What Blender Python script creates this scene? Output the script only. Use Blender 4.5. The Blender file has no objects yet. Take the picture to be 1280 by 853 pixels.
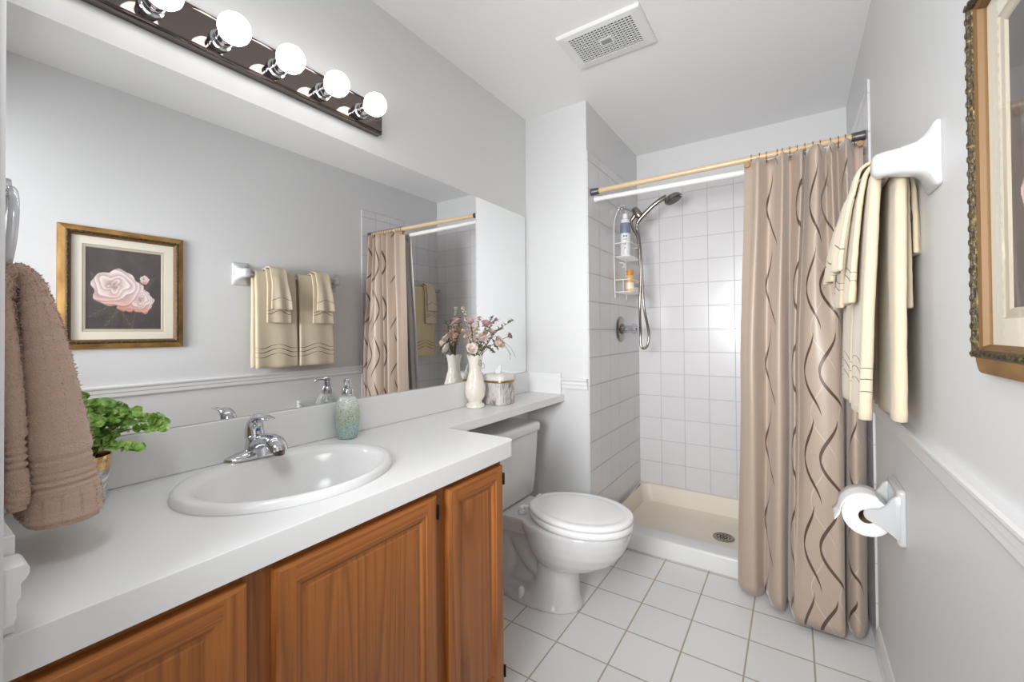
import bpy, bmesh, math, random
from mathutils import Vector, Matrix, noise
PI = math.pi
sc = bpy.context.scene
COL = sc.collection
random.seed(7)

# ---------------------------------------------------------------- camera, light, exposure
cam_d = bpy.data.cameras.new('camera')
cam = bpy.data.objects.new('camera', cam_d)
COL.objects.link(cam)
sc.camera = cam
yw, pt, rl = math.radians(33.54), math.radians(.611), math.radians(-.414)
F = Vector((-math.sin(yw), math.cos(yw), 0)); R = Vector((math.cos(yw), math.sin(yw), 0)); U = Vector((0, 0, 1))
F, U = F*math.cos(pt)+U*math.sin(pt), U*math.cos(pt)-F*math.sin(pt)
R, U = R*math.cos(rl)+U*math.sin(rl), U*math.cos(rl)-R*math.sin(rl)
M = Matrix((R, U, -F)).transposed().to_4x4()
M.translation = Vector((0, 0, 1.21))
cam.matrix_world = M
cam_d.sensor_width = 36
cam_d.lens = 531.7/1280*36
cam_d.shift_y = -(426.5-409.07)/1280
cam_d.clip_start = .02

w = bpy.data.worlds.new('ambient_fill')  # faint even ambient fill, added to lift the room through the open doorway
sc.world = w
w.use_nodes = True
w.node_tree.nodes['Background'].inputs[0].default_value = (.93, .96, 1, 1)
w.node_tree.nodes['Background'].inputs[1].default_value = .05

sc.view_settings.view_transform = 'Standard'
sc.view_settings.look = 'None'
sc.view_settings.gamma = 1
sc.view_settings.use_curve_mapping = False
sc.view_settings.exposure = 0.33
BULB = 5.0
sc.cycles.max_bounces = 16
sc.cycles.diffuse_bounces = 8
sc.cycles.glossy_bounces = 8

# added fill lamp behind the camera, brightens the room through the doorway
al = bpy.data.lights.new('hall_fill', 'AREA')
al.shape = 'RECTANGLE'; al.size = .9; al.size_y = 1.9; al.energy = 18; al.color = (.965, .985, 1)
alo = bpy.data.objects.new('hall_fill', al)
alo.location = (-.22, -2.4, 1.15); alo.rotation_euler = (PI/2, 0, 0)
COL.objects.link(alo)
# invented soft fill lamps by the doorway, one aimed forward, one tilted down
def fill_lamp(name, loc, tilt, size, e, spread):
    l = bpy.data.lights.new(name, 'AREA'); l.shape = 'DISK'; l.size = size; l.energy = e; l.color = (.965, .985, 1); l.spread = math.radians(spread)
    o = bpy.data.objects.new(name, l); o.location = loc; o.rotation_euler = (math.radians(tilt), 0, 0); COL.objects.link(o)
fill_lamp('fill_forward', (-.40, -.45, 1.38), 89, .6, 12, 85)
fill_lamp('fill_down', (-.25, -.05, 2.0), 50, .5, 6.6, 180)

# ---------------------------------------------------------------- helpers
def lin(c):
    return tuple((x/255/12.92 if x/255 <= .04045 else ((x/255+.055)/1.055)**2.4) for x in c)

class NT:
    """small wrapper around a material's node tree"""
    def __init__(s, name):
        s.m = bpy.data.materials.new(name); s.m.use_nodes = True
        s.t = s.m.node_tree; s.b = s.t.nodes['Principled BSDF']
    def n(s, typ, **kw):
        nd = s.t.nodes.new(typ)
        for k, v in kw.items():
            if k.startswith('_'): setattr(nd, k[1:], v)
            else: s.put(nd.inputs[k.replace('__', ' ')], v)
        return nd
    def put(s, sock, v):
        if isinstance(v, bpy.types.NodeSocket): s.t.links.new(v, sock)
        else: sock.default_value = v
    def math(s, op, a, b=0., c=0.):
        nd = s.t.nodes.new('ShaderNodeMath'); nd.operation = op
        s.put(nd.inputs[0], a); s.put(nd.inputs[1], b); s.put(nd.inputs[2], c)
        return nd.outputs[0]
    def mix(s, f, a, b):
        nd = s.t.nodes.new('ShaderNodeMix'); nd.data_type = 'RGBA'
        s.put(nd.inputs[0], f)
        for i, v in ((6, a), (7, b)):
            s.put(nd.inputs[i], v if isinstance(v, bpy.types.NodeSocket) else (*v, 1))
        return nd.outputs[2]
    def ramp(s, f, pts):
        nd = s.t.nodes.new('ShaderNodeValToRGB'); s.put(nd.inputs[0], f)
        e = nd.color_ramp.elements
        while len(e) < len(pts): e.new(.5)
        for q, (p, c) in zip(e, pts):
            q.position = p; q.color = (*c, 1)
        return nd.outputs[0]
    def co(s, kind='Object', scale=None, loc=None, rot=None):
        o = s.n('ShaderNodeTexCoord').outputs[kind]
        if scale or loc or rot:
            mp = s.n('ShaderNodeMapping', Vector=o)
            if scale: mp.inputs['Scale'].default_value = scale
            if loc: mp.inputs['Location'].default_value = loc
            if rot: mp.inputs['Rotation'].default_value = rot
            o = mp.outputs[0]
        return o
    def noise(s, scale, vec=None, detail=3., rough=.5, dist=0.):
        nd = s.n('ShaderNodeTexNoise', Scale=scale, Detail=detail, Roughness=rough, Distortion=dist)
        if vec is not None: s.put(nd.inputs['Vector'], vec)
        return nd.outputs[0]
    def bump(s, h, strength, dist=.001, normal=None):
        nd = s.n('ShaderNodeBump', Height=h, Strength=strength, Distance=dist)
        if normal is not None: s.put(nd.inputs['Normal'], normal)
        s.put(s.b.inputs['Normal'], nd.outputs[0])
        return nd.outputs[0]
    def set(s, **kw):
        for k, v in kw.items():
            k = k.replace('__', ' ')
            if isinstance(v, tuple) and len(v) == 3: v = (*v, 1)
            s.put(s.b.inputs[k], v)
        return s

def simple(name, rgb, rough=.5, metal=0., var=.03, scale=30., bump=0., **kw):
    t = NT(name); c = lin(rgb)
    f = t.noise(scale, t.co())
    t.set(Base__Color=t.mix(f, tuple(x*(1-var) for x in c), tuple(min(1, x*(1+var)) for x in c)), Roughness=rough, Metallic=metal, **kw)
    if bump: t.bump(t.noise(scale*6, t.co()), bump)
    return t.m

class MB:
    """collects geometry in world coordinates for ONE mesh object"""
    def __init__(s): s.bm = bmesh.new()
    def box(s, x0, x1, y0, y1, z0, z1, bev=0., seg=2):
        vs = [s.bm.verts.new((x, y, z)) for x in (x0, x1) for y in (y0, y1) for z in (z0, z1)]
        fs = [s.bm.faces.new([vs[i] for i in q]) for q in ((0, 1, 3, 2), (4, 6, 7, 5), (0, 4, 5, 1), (2, 3, 7, 6), (0, 2, 6, 4), (1, 5, 7, 3))]
        if bev:
            ed = list({e for f in fs for e in f.edges})
            bmesh.ops.bevel(s.bm, geom=ed, offset=bev, segments=seg, affect='EDGES', profile=.5)
        return s
    def loft(s, rings, cap=True, closed=True):
        vr = [[s.bm.verts.new(p) for p in r] for r in rings]
        n = len(vr[0])
        for a, b in zip(vr, vr[1:]):
            for i in range(n if closed else n-1):
                j = (i+1) % n
                s.bm.faces.new((a[i], a[j], b[j], b[i]))
        if cap and closed:
            s.bm.faces.new(vr[0][::-1]); s.bm.faces.new(vr[-1])
        return vr
    def lathe(s, prof, c, n=32, axis='z', sx=1., sy=1., cap=True):
        rings = []
        for r, h in prof:
            ring = []
            for i in range(n):
                a = 2*PI*i/n; p, q = r*math.cos(a)*sx, r*math.sin(a)*sy
                v = (p, q, h) if axis == 'z' else ((h, p, q) if axis == 'x' else (q, h, p))
                ring.append(Vector(c)+Vector(v))
            rings.append(ring)
        s.loft(rings, cap); return s
    def tube(s, pts, r, n=10, cap=True, closed=False):
        pts = [Vector(p) for p in pts]; N = len(pts)
        rs = r if isinstance(r, (list, tuple)) else [r]*N
        tan = []
        for i in range(N):
            if closed: d = pts[(i+1) % N]-pts[i-1]
            else: d = pts[min(i+1, N-1)]-pts[max(i-1, 0)]
            tan.append(d.normalized())
        up = Vector((0, 0, 1)) if abs(tan[0].z) < .9 else Vector((1, 0, 0))
        nrm = (up-tan[0]*up.dot(tan[0])).normalized(); rings = []
        for i in range(N):
            nrm = (nrm-tan[i]*nrm.dot(tan[i])).normalized(); b = tan[i].cross(nrm)
            rings.append([pts[i]+(nrm*math.cos(2*PI*k/n)+b*math.sin(2*PI*k/n))*rs[i] for k in range(n)])
        if closed: rings.append(rings[0])
        s.loft(rings, cap and not closed)
        if closed: bmesh.ops.remove_doubles(s.bm, verts=s.bm.verts, dist=1e-6)
        return s
    def sphere(s, c, r, sc_=(1, 1, 1), u=20, v=12, rot=None):
        m = Matrix.Translation(c) @ (rot.to_4x4() if rot is not None else Matrix()) @ Matrix.Diagonal((*sc_, 1))
        bmesh.ops.create_uvsphere(s.bm, u_segments=u, v_segments=v, radius=r, matrix=m); return s
    def prism(s, poly, lo, hi, axis='z'):
        """poly: 2D outline; axis z -> (x,y), axis y -> (x,z), axis x -> (y,z)"""
        def p3(a, b, h):
            return (a, b, h) if axis == 'z' else ((a, h, b) if axis == 'y' else (h, a, b))
        s.loft([[p3(a, b, lo) for a, b in poly], [p3(a, b, hi) for a, b in poly]])
        return s
    def quad(s, *ps):
        s.bm.faces.new([s.bm.verts.new(p) for p in ps]); return s
    def rough(s, amp, freq):
        s.bm.normal_update()
        d = [(v, v.normal.copy()*(noise.noise(v.co*freq)*amp)) for v in s.bm.verts]
        for v, q in d: v.co += q
        return s

def obj(name, mb, mat, parent=None, smooth=True, bevel=0., angle=35, mods=()):
    bm = mb.bm
    bmesh.ops.recalc_face_normals(bm, faces=bm.faces)
    if parent is not None:
        o0 = Vector((0, 0, 0)); p = parent
        while p is not None: o0 += p.location; p = p.parent
        bmesh.ops.translate(bm, verts=bm.verts, vec=-o0)
    me = bpy.data.meshes.new(name); bm.to_mesh(me); bm.free()
    for m in (mat if isinstance(mat, (list, tuple)) else [mat]): me.materials.append(m)
    if smooth:
        me.polygons.foreach_set('use_smooth', [True]*len(me.polygons))
        if angle < 180: me.set_sharp_from_angle(angle=math.radians(angle))
    o = bpy.data.objects.new(name, me); COL.objects.link(o)
    if parent is not None: o.parent = parent
    if bevel:
        b = o.modifiers.new('b', 'BEVEL'); b.width = bevel; b.segments = 2; b.limit_method = 'ANGLE'; b.angle_limit = math.radians(40)
    for typ, kw in mods:
        q = o.modifiers.new(typ.lower(), typ)
        for k, v in kw.items(): setattr(q, k, v)
    return o

def tag(o, label, cat, group=None, kind=None):
    o['label'] = label; o['category'] = cat
    if group: o['group'] = group
    if kind: o['kind'] = kind
    return o

def thing(name, label, cat, loc, group=None):
    o = bpy.data.objects.new(name, None); o.empty_display_size = .05
    COL.objects.link(o); o.location = loc
    return tag(o, label, cat, group)

def struct(name, mb, mat, **kw):
    kw.setdefault('smooth', False)
    o = obj(name, mb, mat, **kw); o['kind'] = 'structure'; return o

def dup(root, loc, label=None, rotz=0.):
    r = root.copy(); COL.objects.link(r); r.location = loc; r.rotation_euler.z = rotz
    if label: r['label'] = label
    for ch in list(root.children):
        c = ch.copy(); COL.objects.link(c); c.parent = r
        for g in ch.children:
            d = g.copy(); COL.objects.link(d); d.parent = c
    return r

def spl(pts, k=8, closed=False):
    """Catmull-Rom through points of any dimension"""
    P = [tuple(p) for p in pts]; N = len(P); out = []
    for i in range(N if closed else N-1):
        if closed: a, b, c, d = P[i-1], P[i], P[(i+1) % N], P[(i+2) % N]
        else: a, b, c, d = P[max(i-1, 0)], P[i], P[i+1], P[min(i+2, N-1)]
        for j in range(k):
            t = j/k
            out.append(tuple(.5*((2*q)+(-p+r)*t+(2*p-5*q+4*r-s_)*t*t+(-p+3*q-3*r+s_)*t**3) for p, q, r, s_ in zip(a, b, c, d)))
    if not closed: out.append(P[-1])
    return out

def rrect(x0, x1, y0, y1, r, n=6):
    o = []
    for cx, cy, a0 in ((x1-r, y1-r, 0), (x0+r, y1-r, 90), (x0+r, y0+r, 180), (x1-r, y0+r, 270)):
        for i in range(n+1):
            a = math.radians(a0+90*i/n); o.append((cx+r*math.cos(a), cy+r*math.sin(a)))
    return o

# ---------------------------------------------------------------- materials
def paint(name, rgb, rough=.6, amp=.12):
    t = NT(name); c = lin(rgb)
    t.set(Base__Color=t.mix(t.noise(3., t.co()), tuple(x*.985 for x in c), c), Roughness=rough)
    t.bump(t.noise(160., t.co(), 4.), amp, .0006)
    return t.m
WALL = paint('wall_paint', (214, 214, 214), .45)
CEIL = paint('ceiling_paint', (240, 240, 240), .8)
TRIM = paint('trim_paint', (222, 222, 222), .3, .03)

def tiles(name, axes, size, off, tile, grout, mortar, rough, varc=.03):
    t = NT(name)
    sep = t.n('ShaderNodeSeparateXYZ', Vector=t.co()).outputs
    a = t.math('ADD', sep[axes[0]], off[0]); b = t.math('ADD', sep[axes[1]], off[1])
    v = t.n('ShaderNodeCombineXYZ', X=a, Y=b).outputs[0]
    c = lin(tile)
    br = t.n('ShaderNodeTexBrick', Vector=v, Scale=1., Brick__Width=size, Row__Height=size, Mortar__Size=mortar, Mortar__Smooth=.35, Bias=0.)
    br.offset = 0.; br.squash = 1.
    br.inputs['Color1'].default_value = (*c, 1)
    br.inputs['Color2'].default_value = (*[x*(1-varc) for x in c], 1)
    br.inputs['Mortar'].default_value = (*lin(grout), 1)
    cl = t.mix(t.math('MULTIPLY', t.noise(14., t.co(), 4.), .10), br.outputs[0], tuple(x*.8 for x in c))
    t.set(Base__Color=cl, Roughness=t.math('MULTIPLY_ADD', br.outputs[1], .5, rough))
    inv = t.math('SUBTRACT', 1., br.outputs[1])
    wav = t.math('MULTIPLY_ADD', t.noise(9., t.co(), 2.), .25, inv)
    t.bump(wav, .5, .0018)
    return t.m
FLOORT = tiles('floor_tile', (0, 1), .2085, (10*.2085+.577+.001, -1.484+10*.2085+.001), (234, 233, 232), (176, 164, 148), .0034, .28)
SHB = tiles('shower_tile_back', (0, 2), .1505, (10*.1505+.9065, -.165+.1505*2), (217, 215, 216), (184, 183, 187), .0022, .21)
SHS = tiles('shower_tile_side', (1, 2), .1505, (-2.10+.1505*20-.003, -.165+.1505*2), (217, 215, 216), (180, 179, 183), .003, .21)

def oak(name, along, tint=1.):
    """oak with the grain along axis 0/1/2; cathedral figure from distorted bands"""
    t = NT(name)
    scl = [22., 22., 22.]; scl[along] = 1.1
    v = t.co(scale=tuple(scl))
    fig = t.noise(.30, v, 1., .4, .15)
    band = t.math('FRACT', t.math('MULTIPLY', fig, 14.))
    s2 = [170., 170., 170.]; s2[along] = 4.
    pore = t.noise(1., t.co(scale=tuple(s2)), 3., .6)
    base = t.ramp(band, [(0., tuple(x*tint for x in lin((138, 80, 34)))), (.25, tuple(x*tint for x in lin((162, 97, 42)))), (.8, tuple(x*tint for x in lin((170, 104, 48)))), (1., tuple(x*tint for x in lin((148, 87, 37))))])
    c = t.mix(t.math('MULTIPLY', t.math('MULTIPLY_ADD', pore, 3.2, -1.45), .55), base, tuple(x*tint for x in lin((112, 62, 28))))
    t.set(Base__Color=c, Roughness=.38)
    t.bump(pore, .25, .0006)
    return t.m
OAKV = oak('oak_upright_grain', 2)
OAKH = oak('oak_level_grain', 1)
OAKD = oak('oak_face_frame', 2, .8)

LAMINATE = simple('white_laminate', (226, 226, 226), .32, var=.01, scale=60)
PORC = simple('white_porcelain', (216, 216, 216), .08, var=.005, scale=5, Coat__Weight=.5, Coat__Roughness=.03)
SINKP = simple('white_sink_china', (224, 224, 224), .2, var=.005, scale=5)
CERAM = simple('white_ceramic_fitting', (196, 197, 198), .14, var=.005, scale=5, Coat__Weight=.3)
SEATP = simple('white_seat_plastic', (240, 240, 240), .18, var=.005, scale=5)
CHROME = simple('chrome', (205, 206, 210), .06, 1., .01, 20)
BRUSHED = simple('brushed_nickel', (150, 144, 138), .25, 1., .05, 60)
DARKCH = simple('dark_chrome', (118, 109, 106), .06, 1., .03, 12)
BLACK = simple('black_metal', (24, 20, 18), .4, .5)
PANC = simple('cream_acrylic', (226, 217, 203), .28, var=.01, scale=40, bump=.05)
WHITEP = simple('white_plastic', (228, 228, 226), .3, var=.01)
DARKIN = simple('dark_duct', (26, 26, 26), .8)
RODT = simple('tan_rod', (206, 180, 144), .3, var=.06, scale=14)
COPPER = simple('copper_hook', (140, 96, 70), .3, .9)

def mirror_mat():
    t = NT('silvered_glass'); t.set(Base__Color=t.mix(t.noise(2., t.co()), (.86, .865, .87), (.87, .872, .875)), Metallic=1., Roughness=0.)
    return t.m
MIRROR = mirror_mat()

def glass_mat(name, refl=.08, tint=(1, 1, 1)):
    t = NT(name); t.t.nodes.remove(t.b)
    fr = t.n('ShaderNodeFresnel', IOR=1.45).outputs[0]
    fr = t.math('MULTIPLY', fr, t.math('SUBTRACT', 1., t.n('ShaderNodeNewGeometry').outputs['Backfacing']))
    tr = t.n('ShaderNodeBsdfTransparent', Color=(*tint, 1)).outputs[0]
    gl = t.n('ShaderNodeBsdfGlossy', Roughness=.02).outputs[0]
    mx = t.n('ShaderNodeMixShader', Fac=fr).outputs[0].node
    t.t.links.new(tr, mx.inputs[1]); t.t.links.new(gl, mx.inputs[2])
    t.t.links.new(mx.outputs[0], t.t.nodes['Material Output'].inputs[0])
    return t.m
PANE = glass_mat('picture_glass')
ACRYL = glass_mat('clear_acrylic', tint=(.9, .92, .93))

def emit(name, rgb, s):
    t = NT(name); t.set(Base__Color=(.9, .9, .9), Emission__Color=(*rgb, 1), Emission__Strength=s); return t.m
BULBM = emit('lit_frosted_bulb', (1., .985, .97), BULB)

def terry(name, rgb, fine=900., amp=.6, stripes=None, dark=(92, 72, 54)):
    t = NT(name); c = lin(rgb)
    nz = t.noise(fine, t.co(), 2.)
    col = t.mix(nz, tuple(x*.86 for x in c), tuple(min(1, x*1.05) for x in c))
    if stripes:
        uv = t.n('ShaderNodeSeparateXYZ', Vector=t.n('ShaderNodeTexCoord').outputs['UV']).outputs
        f = None
        for v0, amp_, per, th in stripes:
            # wavy embroidered line at height v0
            wv = t.math('MULTIPLY', t.math('COSINE', t.math('MULTIPLY', uv[0], 2*PI/per)), amp_)
            d = t.math('ABSOLUTE', t.math('SUBTRACT', uv[1], t.math('ADD', wv, v0)))
            tw = t.math('MULTIPLY_ADD', t.math('ABSOLUTE', t.math('SINE', t.math('MULTIPLY', uv[0], PI/per*1.7))), th*.8, th*.3)
            l = t.math('LESS_THAN', d, tw)
            f = l if f is None else t.math('MAXIMUM', f, l)
        col = t.mix(f, col, lin(dark))
    t.set(Base__Color=col, Roughness=.95, Sheen__Weight=.3)
    t.bump(nz, amp, .002)
    return t.m
# ---------------------------------------------------------------- the room
XL, XR, ZC = -1.288, .255, 2.44
YP, XP, YB = 2.10, -.91, 2.975           # partition face, partition end, shower back wall
YF, XD = .079, -.70                        # face and end of the short wall by the doorway
struct('floor', MB().box(XL-.1, XR+.1, -1.3, YB+.1, -.1, 0), FLOORT)
struct('ceiling', MB().box(XL-.1, XR+.1, -1.3, YB+.1, ZC, ZC+.1), CEIL)
struct('wall_left', MB().box(XL-.1, XL, -1.3, YB+.1, 0, ZC), WALL)
struct('wall_right', MB().box(XR, XR+.1, -1.3, YB+.1, 0, ZC), WALL)
struct('wall_back', MB().box(XL, XR, YB, YB+.1, 0, ZC), WALL)
struct('wall_partition', MB().box(XL, XP, YP, YB, 0, ZC), WALL)
struct('wall_front', MB().box(XL, XD, -.05, YF, 0, ZC).box(XD, XR, -.05, YF-.06, 2.08, ZC), WALL)
struct('trim_5', MB().box(XD, XD+.016, -.066, YF-.008, 0, 2.08).box(XD-.06, XD+.010, -.068, -.05, 0, 2.10), TRIM, bevel=.002)

def rail_profile(s):     # chair rail: (distance from wall, z)
    return [(0, .895), (.010, .897), (.013, .903), (.013, .918), (.017, .923), (.017, .938), (.022, .942), (.025, .947), (.025, .953), (.021, .957), (0, .957)]
rp = rail_profile(1)
struct('trim_1', MB().prism([(XR-d, z) for d, z in rp], -1.0, 2.122, 'y'), TRIM)
struct('trim_2', MB().prism([(YP-d, z) for d, z in rp], -1.062, XP-.001, 'x'), TRIM)
struct('trim_3', MB().prism([(YF+d*.8, z) for d, z in rp], -.753, -.709, 'x'), TRIM)
bp = [(0, 0), (.016, 0), (.016, .014), (.012, .02), (.012, .072), (.008, .082), (.004, .088), (0, .09)]
struct('baseboard_right', MB().prism([(XR-d, z) for d, z in bp], -1.0, 2.10, 'y'), TRIM)
struct('baseboard_partition', MB().prism([(YP-d, z) for d, z in bp], XL, XP, 'x'), TRIM)

# tiled shower walls: each its own slab on the wall behind
TT = 2.175
struct('wall_shower_left', MB().box(XP, XP+.008, YP, YB, 0, TT), SHS, bevel=.002)
struct('wall_shower_back', MB().box(XP+.008, XR-.008, YB-.010, YB, .05, TT), SHB)
struct('wall_shower_right', MB().box(XR-.008, XR, 2.122, YB, 0, TT), SHS, bevel=.002)

# ---------------------------------------------------------------- shower pan
t = thing('shower_pan', 'cream shower pan with white curb and round metal drain', 'shower pan', (-.33, 2.62, 0))
x0, x1, y0, y1 = XP+.009, XR-.009, 2.33, YB-.011
g = MB()
rings = []
for ins, z in ((0, .0), (0, .168), (.012, .17), (.022, .165), (.040, .06), (.060, .047), (.12, .0385)):
    rr = rrect(x0+ins, x1-ins, y0+(ins if ins < .02 else .105+ins*.5), y1-ins, .03+min(ins, .05), 6)
    # the lip is low along the curb
    rings.append([(x, y, min(z, .094 if y < y0+.12 else z)) for x, y in rr])
g.loft(rings)
obj('basin', g, PANC, t, angle=40)
g = MB().box(x0, x1, 2.32, 2.432, 0, .099, .012, 3)
obj('curb', g, WHITEP, t, angle=40)
g = MB().lathe([(.0, .0385), (.054, .0385), (.056, .042), (.05, .0445), (.047, .042), (0, .042)], (-.345, 2.665, 0), 36)
d = obj('drain', g, BRUSHED, t); d['label'] = 'round metal drain strainer'
g = MB()
for i in range(12):
    a = 2*PI*i/12
    for r_ in (.018, .034):
        c = Vector((-.345+r_*math.cos(a+r_*20), 2.665+r_*math.sin(a+r_*20), .0424))
        g.sphere(c, .0048, (1, 1, .25), 8, 5)
g.lathe([(0, .0422), (.006, .0422), (.006, .0432), (0, .0434)], (-.345, 2.665, 0), 12)
obj('strainer_hole', g, BLACK, d)

# ---------------------------------------------------------------- mirror
tag(obj('wall_mirror', MB().box(XL+.0005, XL+.006, YF+.003, 2.076, .979, 1.868), MIRROR, smooth=False),
    'large frameless wall mirror above the vanity backsplash', 'mirror')

# ---------------------------------------------------------------- vanity light
t = thing('vanity_light', 'chrome bar light with lit globe bulbs above the mirror', 'light fixture', (XL, .586, 2.0))
zb0, zb1 = 1.940, 2.046
g = MB()
pr = [(0, zb0), (.024, zb0), (.0265, zb0+.0015), (.0275, zb0+.004), (.0265, zb0+.0065), (.0255, zb0+.0085), (.028, zb0+.011), (.028, zb1-.011), (.0255, zb1-.0085), (.0265, zb1-.0065), (.0275, zb1-.004), (.0265, zb1-.0015), (.024, zb1), (0, zb1)]
g.prism([(XL+.0005+d, z) for d, z in pr], .112, 1.040, 'y')
obj('back_plate', g, DARKCH, t, angle=20)
for i in range(6):
    y = .217+.1457*i
    g = MB().lathe([(0, .029), (.026, .029), (.026, .034), (.021, .036), (.021, .048), (.0225, .049), (.0225, .052), (.021, .053), (.021, .068), (.019, .070), (0, .070)], (XL, y, 1.986), 28, 'x')
    s_ = obj('socket', g, CHROME, t)
    g = MB().lathe([(.0, .068), (.013, .068), (.0145, .073), (.021, .0785), (.0295, .086), (.0355, .097), (.0378, .109), (.0357, .1225), (.0295, .134), (.020, .142), (.0105, .146), (.0, .147)], (XL, y, 1.986), 28, 'x')
    obj('bulb', g, BULBM, s_, angle=180)

# ---------------------------------------------------------------- exhaust vent
t = thing('exhaust_vent', 'white square-mesh exhaust fan grille on the ceiling', 'vent', (-.643, 1.703, ZC))
vx0, vx1, vy0, vy1 = -.818, -.468, 1.578, 1.828
gx0, gx1, gy0, gy1 = -.776, -.508, 1.607, 1.785
g = MB()
def vr(x0, x1, y0, y1, z): return [(x0, y0, z), (x1, y0, z), (x1, y1, z), (x0, y1, z)]
g.loft([vr(vx0, vx1, vy0, vy1, ZC-.0005), vr(vx0, vx1, vy0, vy1, ZC-.008), vr(vx0+.005, vx1-.005, vy0+.005, vy1-.005, ZC-.014), vr(gx0, gx1, gy0, gy1, ZC-.017), vr(gx0, gx1, gy0, gy1, ZC-.004)], cap=False)
obj('frame', g, WHITEP, t, smooth=False)
obj('duct', MB().box(gx0, gx1, gy0, gy1, ZC-.0045, ZC-.001), DARKIN, t, smooth=False)
g = MB(); nx, ny = 19, 13
for i in range(nx+1):
    x = gx0+(gx1-gx0)*i/nx; g.box(x-.0019, x+.0019, gy0, gy1, ZC-.0165, ZC-.0132)
for j in range(ny+1):
    y = gy0+(gy1-gy0)*j/ny; g.box(gx0, gx1, y-.0017, y+.0017, ZC-.0165, ZC-.0132)
obj('mesh', g, WHITEP, t, smooth=False)
obj('badge', MB().box(-.662, -.618, 1.683, 1.712, ZC-.018, ZC-.012, .001), simple('grey_badge', (150, 150, 150), .35), t)
g = MB().box(-.668, -.612, 1.675, 1.720, ZC-.0172, ZC-.010)
obj('badge_surround', g, WHITEP, t, smooth=False)

# ---------------------------------------------------------------- vanity cabinet
t = thing('vanity_cabinet', 'oak vanity cabinet with three panel doors below the white countertop', 'cabinet', (-1.03, .6, 0))
cx0, cx1, cy0, cy1 = XL+.002, -.775, YF+.004, 1.096
g = MB()
g.box(cx0, cx0+.012, cy0, cy1, .10, .813).box(cx0, cx1-.02, cy0, cy0+.016, .0, .813)
g.box(cx0, cx1-.02, cy0+.016, cy1-.016, .10, .116)
obj('carcass', g, OAKV, t, smooth=False)
obj('side_panel', MB().box(cx0, cx1-.02, cy1-.016, cy1, 0, .813), OAKV, t, smooth=False)
obj('toe_kick', MB().box(-.86, -.845, cy0+.016, cy1-.016, 0, .10), OAKD, t, smooth=False)
for a, b in ((cy0, .125), (.325, .415), (.770, .862), (1.062, cy1)):
    obj('face_stile', MB().box(cx1-.02, cx1, a, b, .10, .813), OAKD, t, smooth=False, bevel=.001)
for a, b in ((.125, .325), (.415, .770), (.862, 1.062)):
    obj('face_rail', MB().box(cx1-.02, cx1, a, b, .775, .813), OAKH, t, smooth=False)
    obj('face_rail', MB().box(cx1-.02, cx1, a, b, .10, .15), OAKH, t, smooth=False)

def door(ya, yb, hinge):
    za, zb, xf, th = .128, .797, cx1+.001, .019
    st = .052
    d = obj('door', MB().box(xf, xf+th-.009, ya+.02, yb-.02, za+.02, zb-.02), OAKV, t, smooth=False)
    # field panel, slightly raised in the middle
    g = MB()
    rs = []
    for ins, dx in ((st-.004, th-.0105), (st+.004, th-.0105), (st+.010, th-.0075), (st+.012, th-.0075)):
        rs.append([(xf+dx, ya+ins, za+ins), (xf+dx, yb-ins, za+ins), (xf+dx, yb-ins, zb-ins), (xf+dx, ya+ins, zb-ins)])
    g.loft([[(xf+.004, p[1], p[2]) for p in rs[0]]]+rs)
    obj('panel', g, OAKV, d, smooth=False)
    def member(horizontal, s):
        # stile or rail, rounded outer lip and a stepped ogee on the inner edge: profile (across, depth)
        pf = [(0, 0), (0, th-.005), (.0015, th-.002), (.005, th-.001), (.0065, th), (st-.016, th), (st-.014, th-.0025), (st-.008, th-.003), (st-.004, th-.006), (st, th-.0095), (st, 0)]
        g = MB()
        if horizontal:
            yy = (ya+.0, yb-.0)
            rg = []
            for k in (0, 1):
                ring = []
                for a, dx in pf:
                    z = zb-a if s > 0 else za+a
                    y = (ya+max(0, a-.0) if k == 0 else yb-max(0, a-.0)) if a > 0 else (ya if k == 0 else yb)
                    # butt the rail between the stiles except for the mitred moulding
                    y = (ya+st-.016 if k == 0 else yb-st+.016) if 0.0064 < a <= st-.0155 else y
                    ring.append((xf+dx, y, z))
                rg.append(ring)
            g.loft(rg)
        else:
            rg = []
            for k in (0, 1):
                ring = []
                for a, dx in pf:
                    y = ya+a if s < 0 else yb-a
                    z = za+a if k == 0 else zb-a
                    z = (za+.0065 if k == 0 else zb-.0065) if .0064 < a <= st-.0155 else z
                    ring.append((xf+dx, y, z))
                rg.append(ring)
            g.loft(rg)
        return g
    obj('rail', member(True, 1), OAKH, d, smooth=False); obj('rail', member(True, -1), OAKH, d, smooth=False)
    obj('stile', member(False, -1), OAKV, d, smooth=False); obj('stile', member(False, 1), OAKV, d, smooth=False)
    for z in (.755, .165):
        yy = yb if hinge > 0 else ya
        k = obj('hinge', MB().box(xf+.001, xf+.0225, yy-.0015, yy+.004, z-.018, z+.018, .001).lathe([(0, -.02), (.0035, -.02), (.0035, .02), (0, .02)], (xf+.006, yy+.0045, z), 10), BLACK, d)
    return d
door(.098, .346, -1); door(.392, .793, 1); door(.838, 1.084, 1)

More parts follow.
